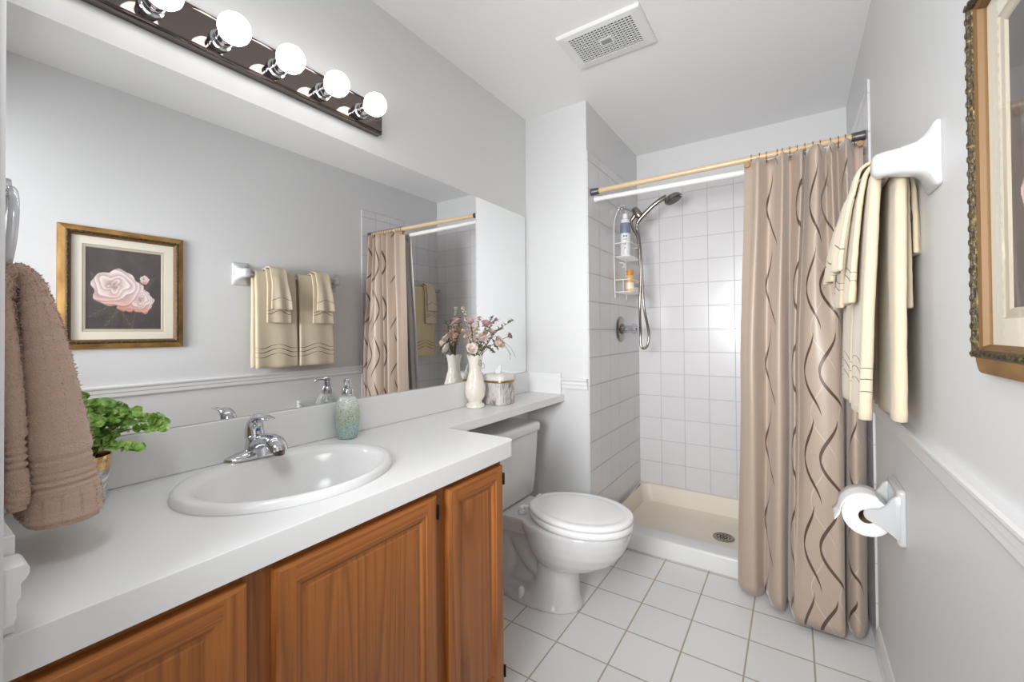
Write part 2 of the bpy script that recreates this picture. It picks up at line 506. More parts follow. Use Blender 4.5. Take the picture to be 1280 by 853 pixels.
# ---------------------------------------------------------------- countertop with the shelf over the toilet
t = thing('countertop', 'white laminate countertop with backsplash, running on as a shelf over the toilet', 'countertop', (-1.0, .6, .815))
SC, SA, SBB = (-1.016, .572), .205, .243             # sink centre and half axes
def ell(a, b, n=64, c=SC): return [(c[0]+a*math.cos(2*PI*i/n), c[1]+b*math.sin(2*PI*i/n)) for i in range(n)]
def holed_slab(outer, hole, z0, z1):
    g = MB(); bm = g.bm
    def loop(pts):
        v = [bm.verts.new((x, y, z1)) for x, y in pts]
        return [bm.edges.new((v[i], v[(i+1) % len(v)])) for i in range(len(v))]
    e = loop(outer)+loop(hole)
    bmesh.ops.triangle_fill(bm, use_beauty=True, edges=e)
    top = list(bm.faces)
    r = bmesh.ops.extrude_face_region(bm, geom=top)
    bmesh.ops.translate(bm, verts=[q for q in r['geom'] if isinstance(q, bmesh.types.BMVert)], vec=(0, 0, z0-z1))
    return g
CX1, CY1 = -.750, 1.148
outer = [(XL+.001, YF+.002), (CX1, YF+.002)]+[(CX1-.03+.03*math.cos(a), CY1-.03+.03*math.sin(a)) for a in [PI/2*i/6 for i in range(7)]]+[(XL+.001, CY1)]
obj('slab', holed_slab(outer, ell(SA-.018, SBB-.018), .815, .865), LAMINATE, t, smooth=False, bevel=.003)
obj('shelf', MB().box(XL+.001, -1.050, CY1, YP-.001, .829, .865), LAMINATE, t, smooth=False, bevel=.002)
obj('backsplash', MB().box(XL+.001, XL+.020, YF+.016, 2.084, .8655, .978), LAMINATE, t, smooth=False, bevel=.0025)
obj('side_splash', MB().box(XL+.001, -.757, YF+.002, YF+.015, .8655, .978), LAMINATE, t, smooth=False, bevel=.001)
obj('end_splash', MB().box(XL+.001, -1.066, 2.085, YP-.001, .8655, .979), LAMINATE, t, smooth=False, bevel=.001)

# ---------------------------------------------------------------- sink
t = thing('sink', 'white oval drop-in sink set in the countertop', 'sink', (*SC, .865))
g = MB(); prof = [(1., .8655), (1.003, .870), (.997, .8775), (.98, .8825), (.955, .8845), (.90, .8835), (.86, .880), (.835, .873), (.815, .861), (.79, .845), (.74, .81), (.66, .775), (.5, .748), (.3, .738), (.12, .735)]
rings = []
for k, z in prof:
    sh = max(0, 1-k)*.06          # the bowl sits towards the front
    rings.append([(x+sh, y, z) for x, y in ell(SA*k, SBB*k, 72)])
# the ledge at the back stays flat and wide
for r_, (k, z) in zip(rings, prof):
    if k < .93:
        for i, (x, y, z_) in enumerate(r_):
            dx = x-SC[0]
            if dx < 0: r_[i] = (SC[0]+dx*(1-.16*min(1, (.93-k)*6)), y, z_)
g.loft(rings[::-1]+[[(x, y, .8655) for x, y in ell(SA*.9, SBB*.9, 72)]][:0], cap=False)
# underside shell
under = [[(SC[0]+(p[0]-SC[0])*.985, SC[1]+(p[1]-SC[1])*.985, p[2]-.008) for p in r_] for r_ in rings[8:]]
g.loft(under, cap=False)
obj('bowl', g, SINKP, t, angle=180)
g = MB().lathe([(0, .7352), (.024, .7352), (.026, .738), (.023, .7392), (.018, .7375), (0, .7375)], (SC[0]+.052, SC[1], 0), 24)
obj('drain', g, CHROME, t)
# ---------------------------------------------------------------- faucet
FX, FY, FZ = -1.197, .570, .8835
t = thing('faucet', 'chrome single lever faucet on the back ledge of the sink', 'faucet', (FX, FY, FZ))
g = MB(); rings = []
for i in range(25):
    q = -1+2*i/24; y = FY+.079*q
    wd = .0265*(1-abs(q)**3.2)**.5+.0006; h = .008+.020*(1-abs(q))**.85*(1 if abs(q) < .99 else .6)
    ring = []
    for k in range(20):
        a = PI*k/19
        ring.append((FX+wd*math.cos(a), y, FZ+max(0, h*math.sin(a)**.7)))
    rings.append(ring)
g.loft(rings)
obj('base', g, CHROME, t, angle=50)
g = MB()
# body: dome that leans back, then the spout reaching forward and down
g.lathe([(0, .004), (.029, .004), (.028, .020), (.0265, .036), (.025, .046), (.021, .055), (.012, .060), (0, .061)], (FX, FY, FZ), 32)
P = spl([(FX-.006, FY, FZ+.026), (FX+.025, FY, FZ+.040), (FX+.060, FY, FZ+.050), (FX+.088, FY, FZ+.050), (FX+.106, FY, FZ+.040), (FX+.112, FY, FZ+.028)], 6)
n = len(P); rings = []
for i, p in enumerate(P):
    q = i/(n-1); a = Vector(P[min(i+1, n-1)])-Vector(P[max(i-1, 0)]); a.normalize()
    up = Vector((-a.z, 0, a.x)); rw = .024-.004*q+(.002 if q > .6 else 0); rh = .018-.002*q
    rings.append([Vector(p)+Vector((0, 1, 0))*rw*math.cos(2*PI*k/24)+up*rh*math.sin(2*PI*k/24) for k in range(24)])
g.loft(rings)
obj('spout', g, CHROME, t, angle=50)
obj('aerator', MB().lathe([(0, -.003), (.0125, -.003), (.0135, 0), (.0135, .008), (0, .008)], (FX+.1125, FY, FZ+.0235), 24), DARKCH, t)
g = MB()
# lever: rises from the dome, bends forward into a flat blade
P = spl([(FX-.008, FY, FZ+.050, .0245, .021), (FX-.012, FY, FZ+.072, .0225, .019), (FX-.006, FY, FZ+.091, .020, .015), (FX+.012, FY, FZ+.104, .0175, .0085), (FX+.040, FY, FZ+.108, .016, .0048), (FX+.066, FY, FZ+.106, .0145, .0035), (FX+.074, FY, FZ+.1055, .009, .0025)], 6)
n = len(P); rings = []
for i, p in enumerate(P):
    a = Vector(P[min(i+1, n-1)][:3])-Vector(P[max(i-1, 0)][:3]); a.normalize()
    up = Vector((-a.z, 0, a.x))
    rings.append([Vector(p[:3])+Vector((0, 1, 0))*p[3]*math.cos(2*PI*k/24)+up*p[4]*math.sin(2*PI*k/24) for k in range(24)])
g.loft(rings)
lv = obj('lever', g, CHROME, t, angle=50)
obj('temperature_dot', MB().lathe([(0, -.0005), (.0035, -.0005), (.0035, .0006), (0, .0008)], (FX+.0115, FY, FZ+.072), 12, 'x'), simple('blue_dot', (70, 110, 190), .3), lv)

# ---------------------------------------------------------------- toilet
TY = 1.715
t = thing('toilet', 'white two piece toilet with closed lid below the countertop shelf', 'toilet', (-.93, TY, 0))
def egg(xb, xf, hw, n=48, pb=2.6, pf=2.1, split=.45):
    """outline: blunter at the back (xb), rounder at the front (xf)"""
    xc = xb+(xf-xb)*split; o = []
    for i in range(n):
        a = 2*PI*i/n; c, s_ = math.cos(a), math.sin(a)
        p = pf if c > 0 else pb
        rx = (xf-xc) if c > 0 else (xc-xb)
        o.append((xc+rx*math.copysign(abs(c)**(2/p), c), TY+hw*math.copysign(abs(s_)**(2/p), s_)))
    return o
g = MB()
lv = [(0, -1.165, -.784, .118), (.016, -1.165, -.786, .117), (.024, -1.15, -.792, .108), (.05, -1.05, -.798, .098), (.10, -.995, -.802, .091), (.15, -.985, -.806, .087), (.19, -.985, -.80, .090)]
g.loft([[(x, y, z) for x, y in egg(a, b, h)] for z, a, b, h in lv])
lv = [(.172, -.94, -.79, .07), (.19, -.965, -.745, .100), (.215, -.985, -.685, .128), (.25, -1.005, -.630, .150), (.29, -1.02, -.597, .167), (.33, -1.035, -.579, .176), (.362, -1.05, -.570, .180), (.378, -1.05, -.570, .179), (.384, -1.05, -.574, .175)]
g.loft([[(x, y, z) for x, y in egg(a, b, h)] for z, a, b, h in lv])
# rear deck under the tank
lv = [(.30, -1.262, -.98, .10), (.335, -1.266, -.96, .118), (.372, -1.268, -.96, .13), (.384, -1.268, -.96, .128)]
g.loft([[(x, y, z) for x, y in rrect(a, b, TY-h, TY+h, .05, 8)] for z, a, b, h in lv])
# foot flange and trapway
g.loft([[(x, y, z) for x, y in egg(-1.215+k*.3, -.90, .105-k)] for z, k in ((0, 0), (.02, .001), (.034, .012), (.05, .04))])
for s_ in (1,):
    P = spl([(-.93, TY, .12, .055), (-1.0, TY, .16, .066), (-1.055, TY, .22, .068), (-1.09, TY, .275, .068), (-1.135, TY, .28, .066), (-1.165, TY, .22, .064), (-1.165, TY, .13, .066), (-1.15, TY, .05, .070), (-1.14, TY, .01, .072)], 8)
    g.tube([p[:3] for p in P], [p[3] for p in P], 24)
P = spl([(-.98, TY, .06, .05), (-1.06, TY, .075, .06), (-1.15, TY, .06, .05)], 6)
g.tube([p[:3] for p in P], [p[3] for p in P], 20)
g.box(-1.20, -1.0, TY-.03, TY+.03, .05, .33)
bowl = obj('bowl', g, PORC, t, angle=180, mods=[('REMESH', dict(mode='VOXEL', voxel_size=.0058, use_smooth_shade=True)), ('SMOOTH', dict(factor=.5, iterations=7))])
def slab_egg(z_list, back, n=64):
    rings = []
    for z, k in z_list:
        o = []
        xc, hw = -.780, .183-k
        for i in range(n):
            a = 2*PI*i/n; c, s_ = math.cos(a), math.sin(a)
            if c > 0: o.append((xc+(.222-k)*c, TY+hw*s_, z))
            else:
                x = xc-(xc-back-k)*abs(c)**.8
                wv = hw*math.copysign(abs(s_)**.62, s_)*(1-.30*abs(c)**1.5)
                o.append((x, TY+wv, z))
        rings.append(o)
    return rings
g = MB(); g.loft(slab_egg([(.387, .008), (.390, .003), (.395, 0), (.407, 0), (.412, .003), (.4135, .008)], -1.012))
obj('seat', g, SEATP, t, angle=60)
g = MB(); g.loft(slab_egg([(.4160, .010), (.418, .005), (.422, .001), (.428, 0), (.4345, .003), (.4385, .010), (.4395, .024), (.4385, .032), (.4380, .036), (.4392, .042), (.4405, .07), (.441, .12)], -1.020))
obj('lid', g, SEATP, t, angle=60)
for s_ in (-1, 1):
    g = MB().lathe([(0, .386), (.017, .386), (.017, .398), (.014, .404), (0, .406)], (-1.040, TY+.075*s_, 0), 20).tube([(-1.040, TY+.062*s_, .411), (-1.040, TY+.092*s_, .411)], .0095, 14).box(-1.040, -1.008, TY+.066*s_-.008, TY+.066*s_+.012, .406, .420, .003)
    obj('hinge', g, SEATP, t)
for s_ in (-1, 1):
    g = MB().lathe([(0, .02), (.0155, .02), (.0155, .050), (.013, .060), (.007, .066), (0, .067)], (-1.035, TY+.095*s_, 0), 20)
    obj('bolt_cap', g, SEATP, t)
g = MB()
tk = [(.390, -1.262, -1.118, .165), (.40, -1.264, -1.112, .172), (.46, -1.266, -1.106, .178), (.60, -1.268, -1.100, .188), (.705, -1.270, -1.097, .194)]
g.loft([[(x, y, z) for x, y in rrect(a, b, TY-h, TY+h, .035, 8)] for z, a, b, h in tk])
obj('tank', g, PORC, t, angle=60)
g = MB()
g.loft([[(x, y, z) for x, y in rrect(-1.274+k, -1.086-k, TY-.203+k, TY+.203-k, .038, 8)] for z, k in ((.705, .008), (.708, .002), (.714, 0), (.738, 0), (.746, .003), (.751, .010), (.753, .02))])
obj('tank_lid', g, PORC, t, angle=60)

# ---------------------------------------------------------------- curtain rods
ya, yb_ = 2.142, 2.193
t = thing('curtain_rod', 'tan shower curtain rod with dark end caps, higher of the two rods', 'curtain rod', (-.33, 2.167, 1.972))
A, B = Vector((XP+.009, ya, 1.957)), Vector((XR-.009, yb_, 1.986))
D = (B-A).normalized()
obj('pole', MB().tube([A+D*.012, A+D*.58, B-D*.012], .0135, 20), RODT, t)
for p, d in ((A, D), (B, -D)):
    obj('end_cap', MB().tube([p, p+d*.004, p+d*.008, p+d*.040, p+d*.044], [.0185, .0195, .0185, .0170, .015], 20), simple('dark_end_cap', (92, 92, 94), .4, .6), t)
ROD = (A, D)
t = thing('liner_rod', 'white tension rod below and behind the tan rod', 'curtain rod', (-.33, 2.24, 1.935))
A2, B2 = Vector((XP+.009, 2.185, 1.930)), Vector((XR-.009, 2.262, 1.945)); D2 = (B2-A2).normalized()
obj('pole', MB().tube([A2+D2*.006, A2+D2*.58, B2-D2*.006], [.0125, .0145, .0145], 20), WHITEP, t)
for p, d in ((A2, D2), (B2, -D2)):
    obj('end_cap', MB().tube([p, p+d*.003, p+d*.03], [.017, .017, .014], 16), WHITEP, t)

# ---------------------------------------------------------------- shower curtain
TOP = [(-.179, 2.175), (-.147, 2.16), (-.121, 2.142), (-.091, 2.182), (-.062, 2.178), (-.033, 2.142), (-.02, 2.165), (-.007, 2.188), (.015, 2.168), (.035, 2.148), (.047, 2.185), (.064, 2.152), (.091, 2.142), (.118, 2.188), (.134, 2.148), (.157, 2.190), (.170, 2.165), (.183, 2.145), (.211, 2.192), (.240, 2.188)]
MID = [(-.204, 2.175), (-.179, 2.145), (-.15, 2.125), (-.105, 2.185), (-.079, 2.145), (-.056, 2.12), (-.036, 2.14), (-.02, 2.205), (-.011, 2.155), (.001, 2.13), (.015, 2.17), (.033, 2.12), (.065, 2.09), (.116, 2.085), (.153, 2.11), (.171, 2.20), (.181, 2.12), (.196, 2.10), (.218, 2.13), (.236, 2.19)]
BOT = [(-.228, 2.21), (-.204, 2.185), (-.157, 2.175), (-.121, 2.22), (-.099, 2.155), (-.072, 2.125), (-.049, 2.135), (-.036, 2.21), (-.027, 2.145), (-.015, 2.10), (-.004, 2.085), (.02, 2.075), (.059, 2.07), (.105, 2.068), (.148, 2.074), (.158, 2.20), (.169, 2.13), (.191, 2.10), (.212, 2.12), (.229, 2.18)]
def deepen(P, y0, front, back): return [(x, y0+(y-y0)*(back if y > y0 else front)) for x, y in P]
TOP, MID, BOT = deepen(TOP, 2.165, 1.6, 1.45), deepen(MID, 2.145, 1.1, 1.12), deepen(BOT, 2.14, 1.0, 1.05)
def sm(a, b, x): x = max(0, min(1, (x-a)/(b-a))); return x*x*(3-2*x)
K = 12
ct, cm, cb = spl(TOP, K), spl(MID, K), spl(BOT, K)
zs = [.028, .032, .05]+[.05+i*.038 for i in range(1, 51)]
ztop = [1.968-.0 for _ in ct]
N = len(cm)
arc = [0.]
for i in range(1, N): arc.append(arc[-1]+math.hypot(cm[i][0]-cm[i-1][0], cm[i][1]-cm[i-1][1]))
def curtain(yoff=0., squeeze=1.):
    g = MB(); bm = g.bm; uvl = bm.loops.layers.uv.new('UVMap'); rows = []
    for k in range(54):
        fr = k/53; row = []
        for i in range(N):
            # the hem hooks hold the heading a little lower between rings
            zt = ROD[0].z+ROD[1].z/ROD[1].x*(ct[i][0]-ROD[0].x)-.0165-(.006 if ct[i][0] > .205 else 0)
            z = .028+(zt-.028)*fr
            a = sm(1.0, 1.97, z); b = 1-sm(.03, 1.0, z)
            if a > 0: x, y = [p*(1-a)+q*a for p, q in zip(cm[i], ct[i])]
            else: x, y = [p*(1-b)+q*b for p, q in zip(cm[i], cb[i])]
            y += .004*noise.noise(Vector((x*9, z*2.2, 3)))
            row.append(bm.verts.new((x, y, z)))
        rows.append(row)
    for k in range(53):
        for i in range(N-1):
            f = bm.faces.new((rows[k][i], rows[k][i+1], rows[k+1][i+1], rows[k+1][i]))
            for l, (kk, ii) in zip(f.loops, ((k, i), (k, i+1), (k+1, i+1), (k+1, i))):
                l[uvl].uv = (arc[ii], rows[kk][ii].co.z)
    return g
def curtain_mat():
    t = NT('swirl_satin')
    uv = t.n('ShaderNodeSeparateXYZ', Vector=t.n('ShaderNodeTexCoord').outputs['UV']).outputs
    u, v = uv[0], uv[1]
    def strokes(u0, ph, amp, width, per=.345):
        # tapered brush strokes stacked in a column, one per period
        tt = t.math('FRACT', t.math('ADD', t.math('DIVIDE', v, per), ph))
        x = t.math('MULTIPLY', t.math('COSINE', t.math('MULTIPLY', tt, 2*PI)), amp)
        x = t.math('ADD', x, t.math('MULTIPLY', t.math('SUBTRACT', .5, tt), amp*1.1))
        d = t.math('ABSOLUTE', t.math('SUBTRACT', t.math('SUBTRACT', u, u0), x))
        wd = t.math('SQRT', t.math('MAXIMUM', 0., t.math('SUBTRACT', t.math('SINE', t.math('MULTIPLY', tt, PI)), .06)))
        wd = t.math('MULTIPLY', wd, t.math('MULTIPLY_ADD', t.math('ABSOLUTE', t.math('SINE', t.math('MULTIPLY', tt, 2*PI))), width*.75, width*.5))
        return t.math('LESS_THAN', d, wd)
    def any_of(*cols):
        f = strokes(*cols[0])
        for c in cols[1:]: f = t.math('MAXIMUM', f, strokes(*c))
        return f
    dk = any_of((arc[K*3]+.028, .46, .030, .0058), (arc[K*9], .507, .024, .0056), (arc[K*11]+.030, .507, .026, .0056), (arc[K*13]+.004, .507, .037, .0066), (arc[K*16]+.012, .50, .036, .0060))
    pale = any_of((arc[K*12]+.02, .0, .034, .0020), (arc[K*14]+.01, .02, .030, .0020), (arc[K*17], .0, .03, .002))
    weave = t.noise(1., t.co('UV', scale=(420, 60, 1)), 3.)
    c0 = lin((180, 161, 145))
    base = t.mix(weave, tuple(x*.9 for x in c0), tuple(x*1.04 for x in c0))
    base = t.mix(t.math('MULTIPLY', pale, .35), base, lin((232, 220, 208)))
    col = t.mix(dk, base, lin((84, 62, 48)))
    t.set(Base__Color=col, Roughness=.42, Sheen__Weight=.35, Sheen__Roughness=.4, Specular__IOR__Level=.6)
    t.bump(weave, .15, .0008)
    return t.m
t = thing('shower_curtain', 'beige satin shower curtain with brown swirl strokes, gathered to the right', 'shower curtain', (.02, 2.15, 0))
obj('cloth', curtain(), curtain_mat(), t, angle=180, mods=[('SOLIDIFY', dict(thickness=.0016, offset=0))])
for x, y, z in ((-.166, 2.155, 1.945), (.228, 2.172, 1.949)):
    obj('button', MB().lathe([(0, -.004), (.011, -.004), (.0125, 0), (.011, .004), (0, .0045)], (x, y, z), 18, 'y'), simple('wooden_button', (166, 128, 88), .5, var=.15), t)
# plain liner behind it, hung on the white rod and kept inside the curb
g = MB(); bm = g.bm; rows = []
ln = spl([(-.172, 2.242), (-.152, 2.238), (-.13, 2.252), (-.10, 2.234), (-.06, 2.256), (-.02, 2.236), (.02, 2.258), (.06, 2.238), (.10, 2.262), (.14, 2.242), (.18, 2.266), (.22, 2.250), (.236, 2.262)], 6)
for k in range(41):
    z = .15+(1.925-.15)*k/40; q = 1-k/40
    rows.append([bm.verts.new((x-.018*q*(1 if x < 0 else .0)+.012*math.sin(z*3.1)*(1 if x < -.1 else 0), y+.10*sm(0, 1, q)**.9, z)) for x, y in ln])
for a, b in zip(rows, rows[1:]):
    for i in range(len(ln)-1): bm.faces.new((a[i], a[i+1], b[i+1], b[i]))
tag(obj('curtain_liner', g, simple('white_liner', (232, 229, 224), .4, var=.02), angle=180, mods=[('SOLIDIFY', dict(thickness=.0012, offset=0))]),
    'plain white curtain liner behind the beige shower curtain, hanging inside the curb', 'curtain liner')
# hooks over the tan rod, one at each pleat
hx = [-.150, -.118, -.092, -.052, -.033, -.006, .020, .047, .075, .100, .134, .160, .183, .212]
proto = None
for i, x in enumerate(hx):
    p = ROD[0]+ROD[1]*((x-ROD[0].x)/ROD[1].x)
    if proto is None:
        g = MB()
        pts = [(.0, -.0165*math.sin(a)*1.05, .0165*math.cos(a)*1.05+.0005) for a in [math.radians(d) for d in range(-150, 151, 20)]]
        pts = [(0, pts[0][1]+.003, -.038)]+pts+[(0, pts[-1][1]-.003, -.034)]
        g.tube(pts, .0014, 6)
        proto = obj('curtain_hook', g, COPPER)
        proto.location = p
        tag(proto, 'thin brown hook over the tan rod holding the beige shower curtain', 'curtain hook', 'hooks along the curtain rod')
    else:
        c = proto.copy(); COL.objects.link(c); c.location = p

# ---------------------------------------------------------------- shower fittings
SY = 2.595
t = thing('shower_valve', 'round brushed shower valve with clear knob on the tiled wall', 'shower valve', (XP+.008, 2.585, 1.22))
obj('escutcheon', MB().lathe([(0, .001), (.078, .001), (.080, .004), (.074, .009), (.060, .012), (.040, .013), (.034, .020), (.030, .028), (0, .029)], (XP+.008, 2.585, 1.22), 40, 'x'), BRUSHED, t)
g = MB().lathe([(0, .030), (.020, .030), (.024, .036), (.024, .070), (.028, .074), (.034, .080), (.034, .094), (.028, .100), (0, .101)], (XP+.008, 2.585, 1.22), 10, 'x')
k = obj('knob', g, ACRYL, t); k['label'] = 'clear faceted knob'
obj('knob_core', MB().lathe([(0, .028), (.008, .028), (.008, .098), (0, .098)], (XP+.008, 2.585, 1.22), 14, 'x'), CHROME, k)

t = thing('hand_shower', 'brushed metal hand shower with long hose on its wall arm', 'shower head', (XP+.008, SY, 1.975))
obj('flange', MB().lathe([(0, .0005), (.028, .0005), (.027, .004), (.016, .008), (0, .009)], (XP+.008, SY, 1.972), 24, 'x'), CHROME, t)
ap = spl([(XP+.012, SY, 1.972), (-.875, SY, 1.974), (-.845, SY, 1.962), (-.815, SY, 1.942), (-.800, SY, 1.930)], 6)
obj('arm', MB().tube(ap, .0095, 14), CHROME, t)
g = MB().tube([(-.812, SY, 1.962), (-.800, SY, 1.943), (-.785, SY, 1.918), (-.776, SY, 1.904)], [.017, .023, .023, .017], 18)
g.tube([(-.800, SY, 1.928), (-.822, SY, 1.900), (-.832, SY, 1.884)], [.016, .013, .010], 14)
obj('holder', g, BRUSHED, t)
hp = spl([(-.793, SY, 1.868, .0105), (-.775, SY, 1.893, .0135), (-.745, SY, 1.921, .0145), (-.700, SY, 1.958, .0135), (-.655, SY, 1.985, .0145), (-.618, SY, 1.998, .018)], 6)
h = obj('handset', MB().tube([p[:3] for p in hp], [p[3] for p in hp], 18).sphere((-.604, SY, 1.993), .001), BRUSHED, t)
rot = Matrix.Rotation(math.radians(-24), 3, 'Y')
def disc(prof, c, n=32):
    g = MB(); rings = []
    for r_, hgt in prof:
        rings.append([Vector(c)+rot @ Vector((r_*math.cos(2*PI*k/n), r_*math.sin(2*PI*k/n), hgt)) for k in range(n)])
    g.loft(rings); return g
HC = (-.582, SY, 1.984)
obj('spray_head', disc([(0, .024), (.022, .023), (.040, .016), (.050, .004), (.052, -.008), (.049, -.013), (0, -.013)], HC), BRUSHED, h)
obj('spray_face', disc([(0, -.012), (.044, -.012), (.042, -.017), (.014, -.018), (0, -.018)], HC), simple('dark_spray_face', (70, 66, 66), .5), h)
hs = spl([(-.832, SY, 1.884), (-.818, SY, 1.835), (-.789, SY, 1.775), (-.780, SY, 1.66), (-.778, SY, 1.50), (-.783, SY, 1.35), (-.789, SY+.03, 1.20), (-.789, SY+.03, 1.125), (-.770, SY+.03, 1.100), (-.747, SY+.03, 1.125), (-.739, SY+.03, 1.20), (-.757, SY, 1.35), (-.768, SY, 1.52), (-.774, SY, 1.66), (-.786, SY+.012, 1.78), (-.800, SY+.012, 1.84), (-.793, SY, 1.868)], 14)
obj('hose', MB().tube(hs, [.0072+.0008*(i % 2) for i in range(len(hs))], 12), BRUSHED, t)

# wire caddy hung from the arm
CYc, CX0 = 2.575, XP+.014
t = thing('shower_caddy', 'white wire two basket shower caddy hanging under the shower arm', 'shower caddy', (CX0, CYc, 1.4))
g = MB()
hw = .105
half = [(CX0+.004, CYc-hw, 1.41), (CX0, CYc-hw, 1.6), (CX0, CYc-hw, 1.83), (CX0+.004, CYc-hw+.018, 1.90), (CX0+.016, CYc-.055, 1.962)]
fr = spl(half+[(CX0+.021, SY-.016, 1.9885), (CX0+.022, SY, 1.9915), (CX0+.021, SY+.014, 1.9885)]+[(x, 2*CYc-y+.012, z) for x, y, z in half[::-1]][:1]+[(x, 2*CYc-y, z) for x, y, z in half[::-1]][1:], 8)
g.tube(fr, .0026, 8)
WIRE = simple('white_coated_wire', (232, 230, 226), .35, var=.01)
obj('frame', g, WIRE, t)
def basket(z0, z1, fingers):
    g = MB(); dp = .098
    for z in (z0, z1):
        g.tube([(x, y, z) for x, y in rrect(CX0, CX0+dp, CYc-hw, CYc+hw, .018, 4)], .0024, 8, closed=True)
    for i in range(7):
        y = CYc-hw+.02+i*(2*hw-.04)/6
        g.tube([(CX0, y, z0), (CX0+dp*.5, y, z0-.002), (CX0+dp, y, z0)], .0018, 6)
        if fingers: g.tube([(CX0+dp, y, z0), (CX0+dp+.004, y, z0+.03)], .0018, 6)
    for y in (CYc-hw, CYc+hw):
        g.tube([(CX0+dp*.55, y, z0), (CX0+dp*.55, y, z1)], .0018, 6)
    return g
obj('basket', basket(1.655, 1.735, False), WIRE, t)
obj('basket', basket(1.442, 1.515, True), WIRE, t)
for hy_ in (-.03, 0.):
    obj('hook', MB().tube(spl([(CX0+.004, CYc+hy_, 1.63), (CX0+.03, CYc+hy_+.002, 1.625), (CX0+.032, CYc+hy_+.002, 1.605), (CX0+.02, CYc+hy_, 1.60)], 6), .0022, 8), WIRE, t)

def bottle_rings(prof, c, n=28, fl=.72):
    return [[(c[0]+r_*fl*math.cos(2*PI*k/n), c[1]+r_*math.sin(2*PI*k/n), z) for k in range(n)] for r_, z in prof]
bx, by = CX0+.046, 2.541
t = thing('shampoo_bottle', 'white and blue grey bottle standing in the upper caddy basket', 'bottle', (bx, by, 1.66))
g = MB(); g.loft(bottle_rings([(.030, 1.6585), (.034, 1.662), (.0345, 1.70), (.0345, 1.83), (.0335, 1.865), (.028, 1.886), (.014, 1.894), (.012, 1.897)], (bx, by), fl=.85))
obj('body', g, simple('white_bottle', (226, 225, 228), .35), t)
g = MB(); g.loft(bottle_rings([(.0349, 1.80), (.0351, 1.802), (.0351, 1.83), (.0341, 1.862), (.0336, 1.864)], (bx, by), fl=.85), cap=False)
obj('blue_band', g, simple('blue_grey_label', (118, 128, 150), .4), t)
g = MB(); g.loft(bottle_rings([(.014, 1.895), (.0155, 1.897), (.0155, 1.915), (.013, 1.922), (.008, 1.924)], (bx, by), fl=1.))
obj('cap', g, SEATP, t)
g = MB()
def ink(a0, a1, z0, z1, c=(bx, by), r_=.0348):
    n = 3; lo, hi = [], []
    for i in range(n+1):
        a = math.radians(a0+(a1-a0)*i/n); p = (c[0]+r_*.852*math.cos(a), c[1]+r_*math.sin(a))
        lo.append((*p, z0)); hi.append((*p, z1))
    g.loft([lo, hi], cap=False, closed=False)
for a0, a1 in ((-92, -84), (-81, -76), (-68, -64), (-61, -52)): ink(a0, a1, 1.775, 1.787)
for a0, a1 in ((-90, -80), (-77, -71), (-68, -58), (-55, -50)): ink(a0, a1, 1.760, 1.7645)
ink(-74, -67, 1.728, 1.737); ink(-80, -62, 1.712, 1.7145); ink(-80, -66, 1.705, 1.7072)
obj('lettering', g, simple('dark_ink', (74, 72, 84), .6), t)
bx2, by2 = CX0+.05, 2.605
t = thing('body_wash_bottle', 'amber bottle with orange cap in the lower caddy basket', 'bottle', (bx2, by2, 1.446))
g = MB(); g.loft(bottle_rings([(.026, 1.4455), (.029, 1.449), (.0295, 1.50), (.0295, 1.535), (.026, 1.552), (.022, 1.556)], (bx2, by2), fl=.85))
obj('body', g, simple('amber_bottle', (222, 178, 108), .3), t)
g = MB(); g.loft(bottle_rings([(.0225, 1.556), (.025, 1.558), (.026, 1.582), (.024, 1.587), (.01, 1.588)], (bx2, by2), fl=.9))
obj('cap', g, simple('orange_cap', (206, 138, 66), .4), t)
g = MB(); g.loft(bottle_rings([(.0298, 1.468), (.0299, 1.47), (.0299, 1.505), (.0298, 1.507)], (bx2, by2), fl=.85), cap=False)
obj('label_band', g, simple('pale_label', (238, 226, 206), .5), t)
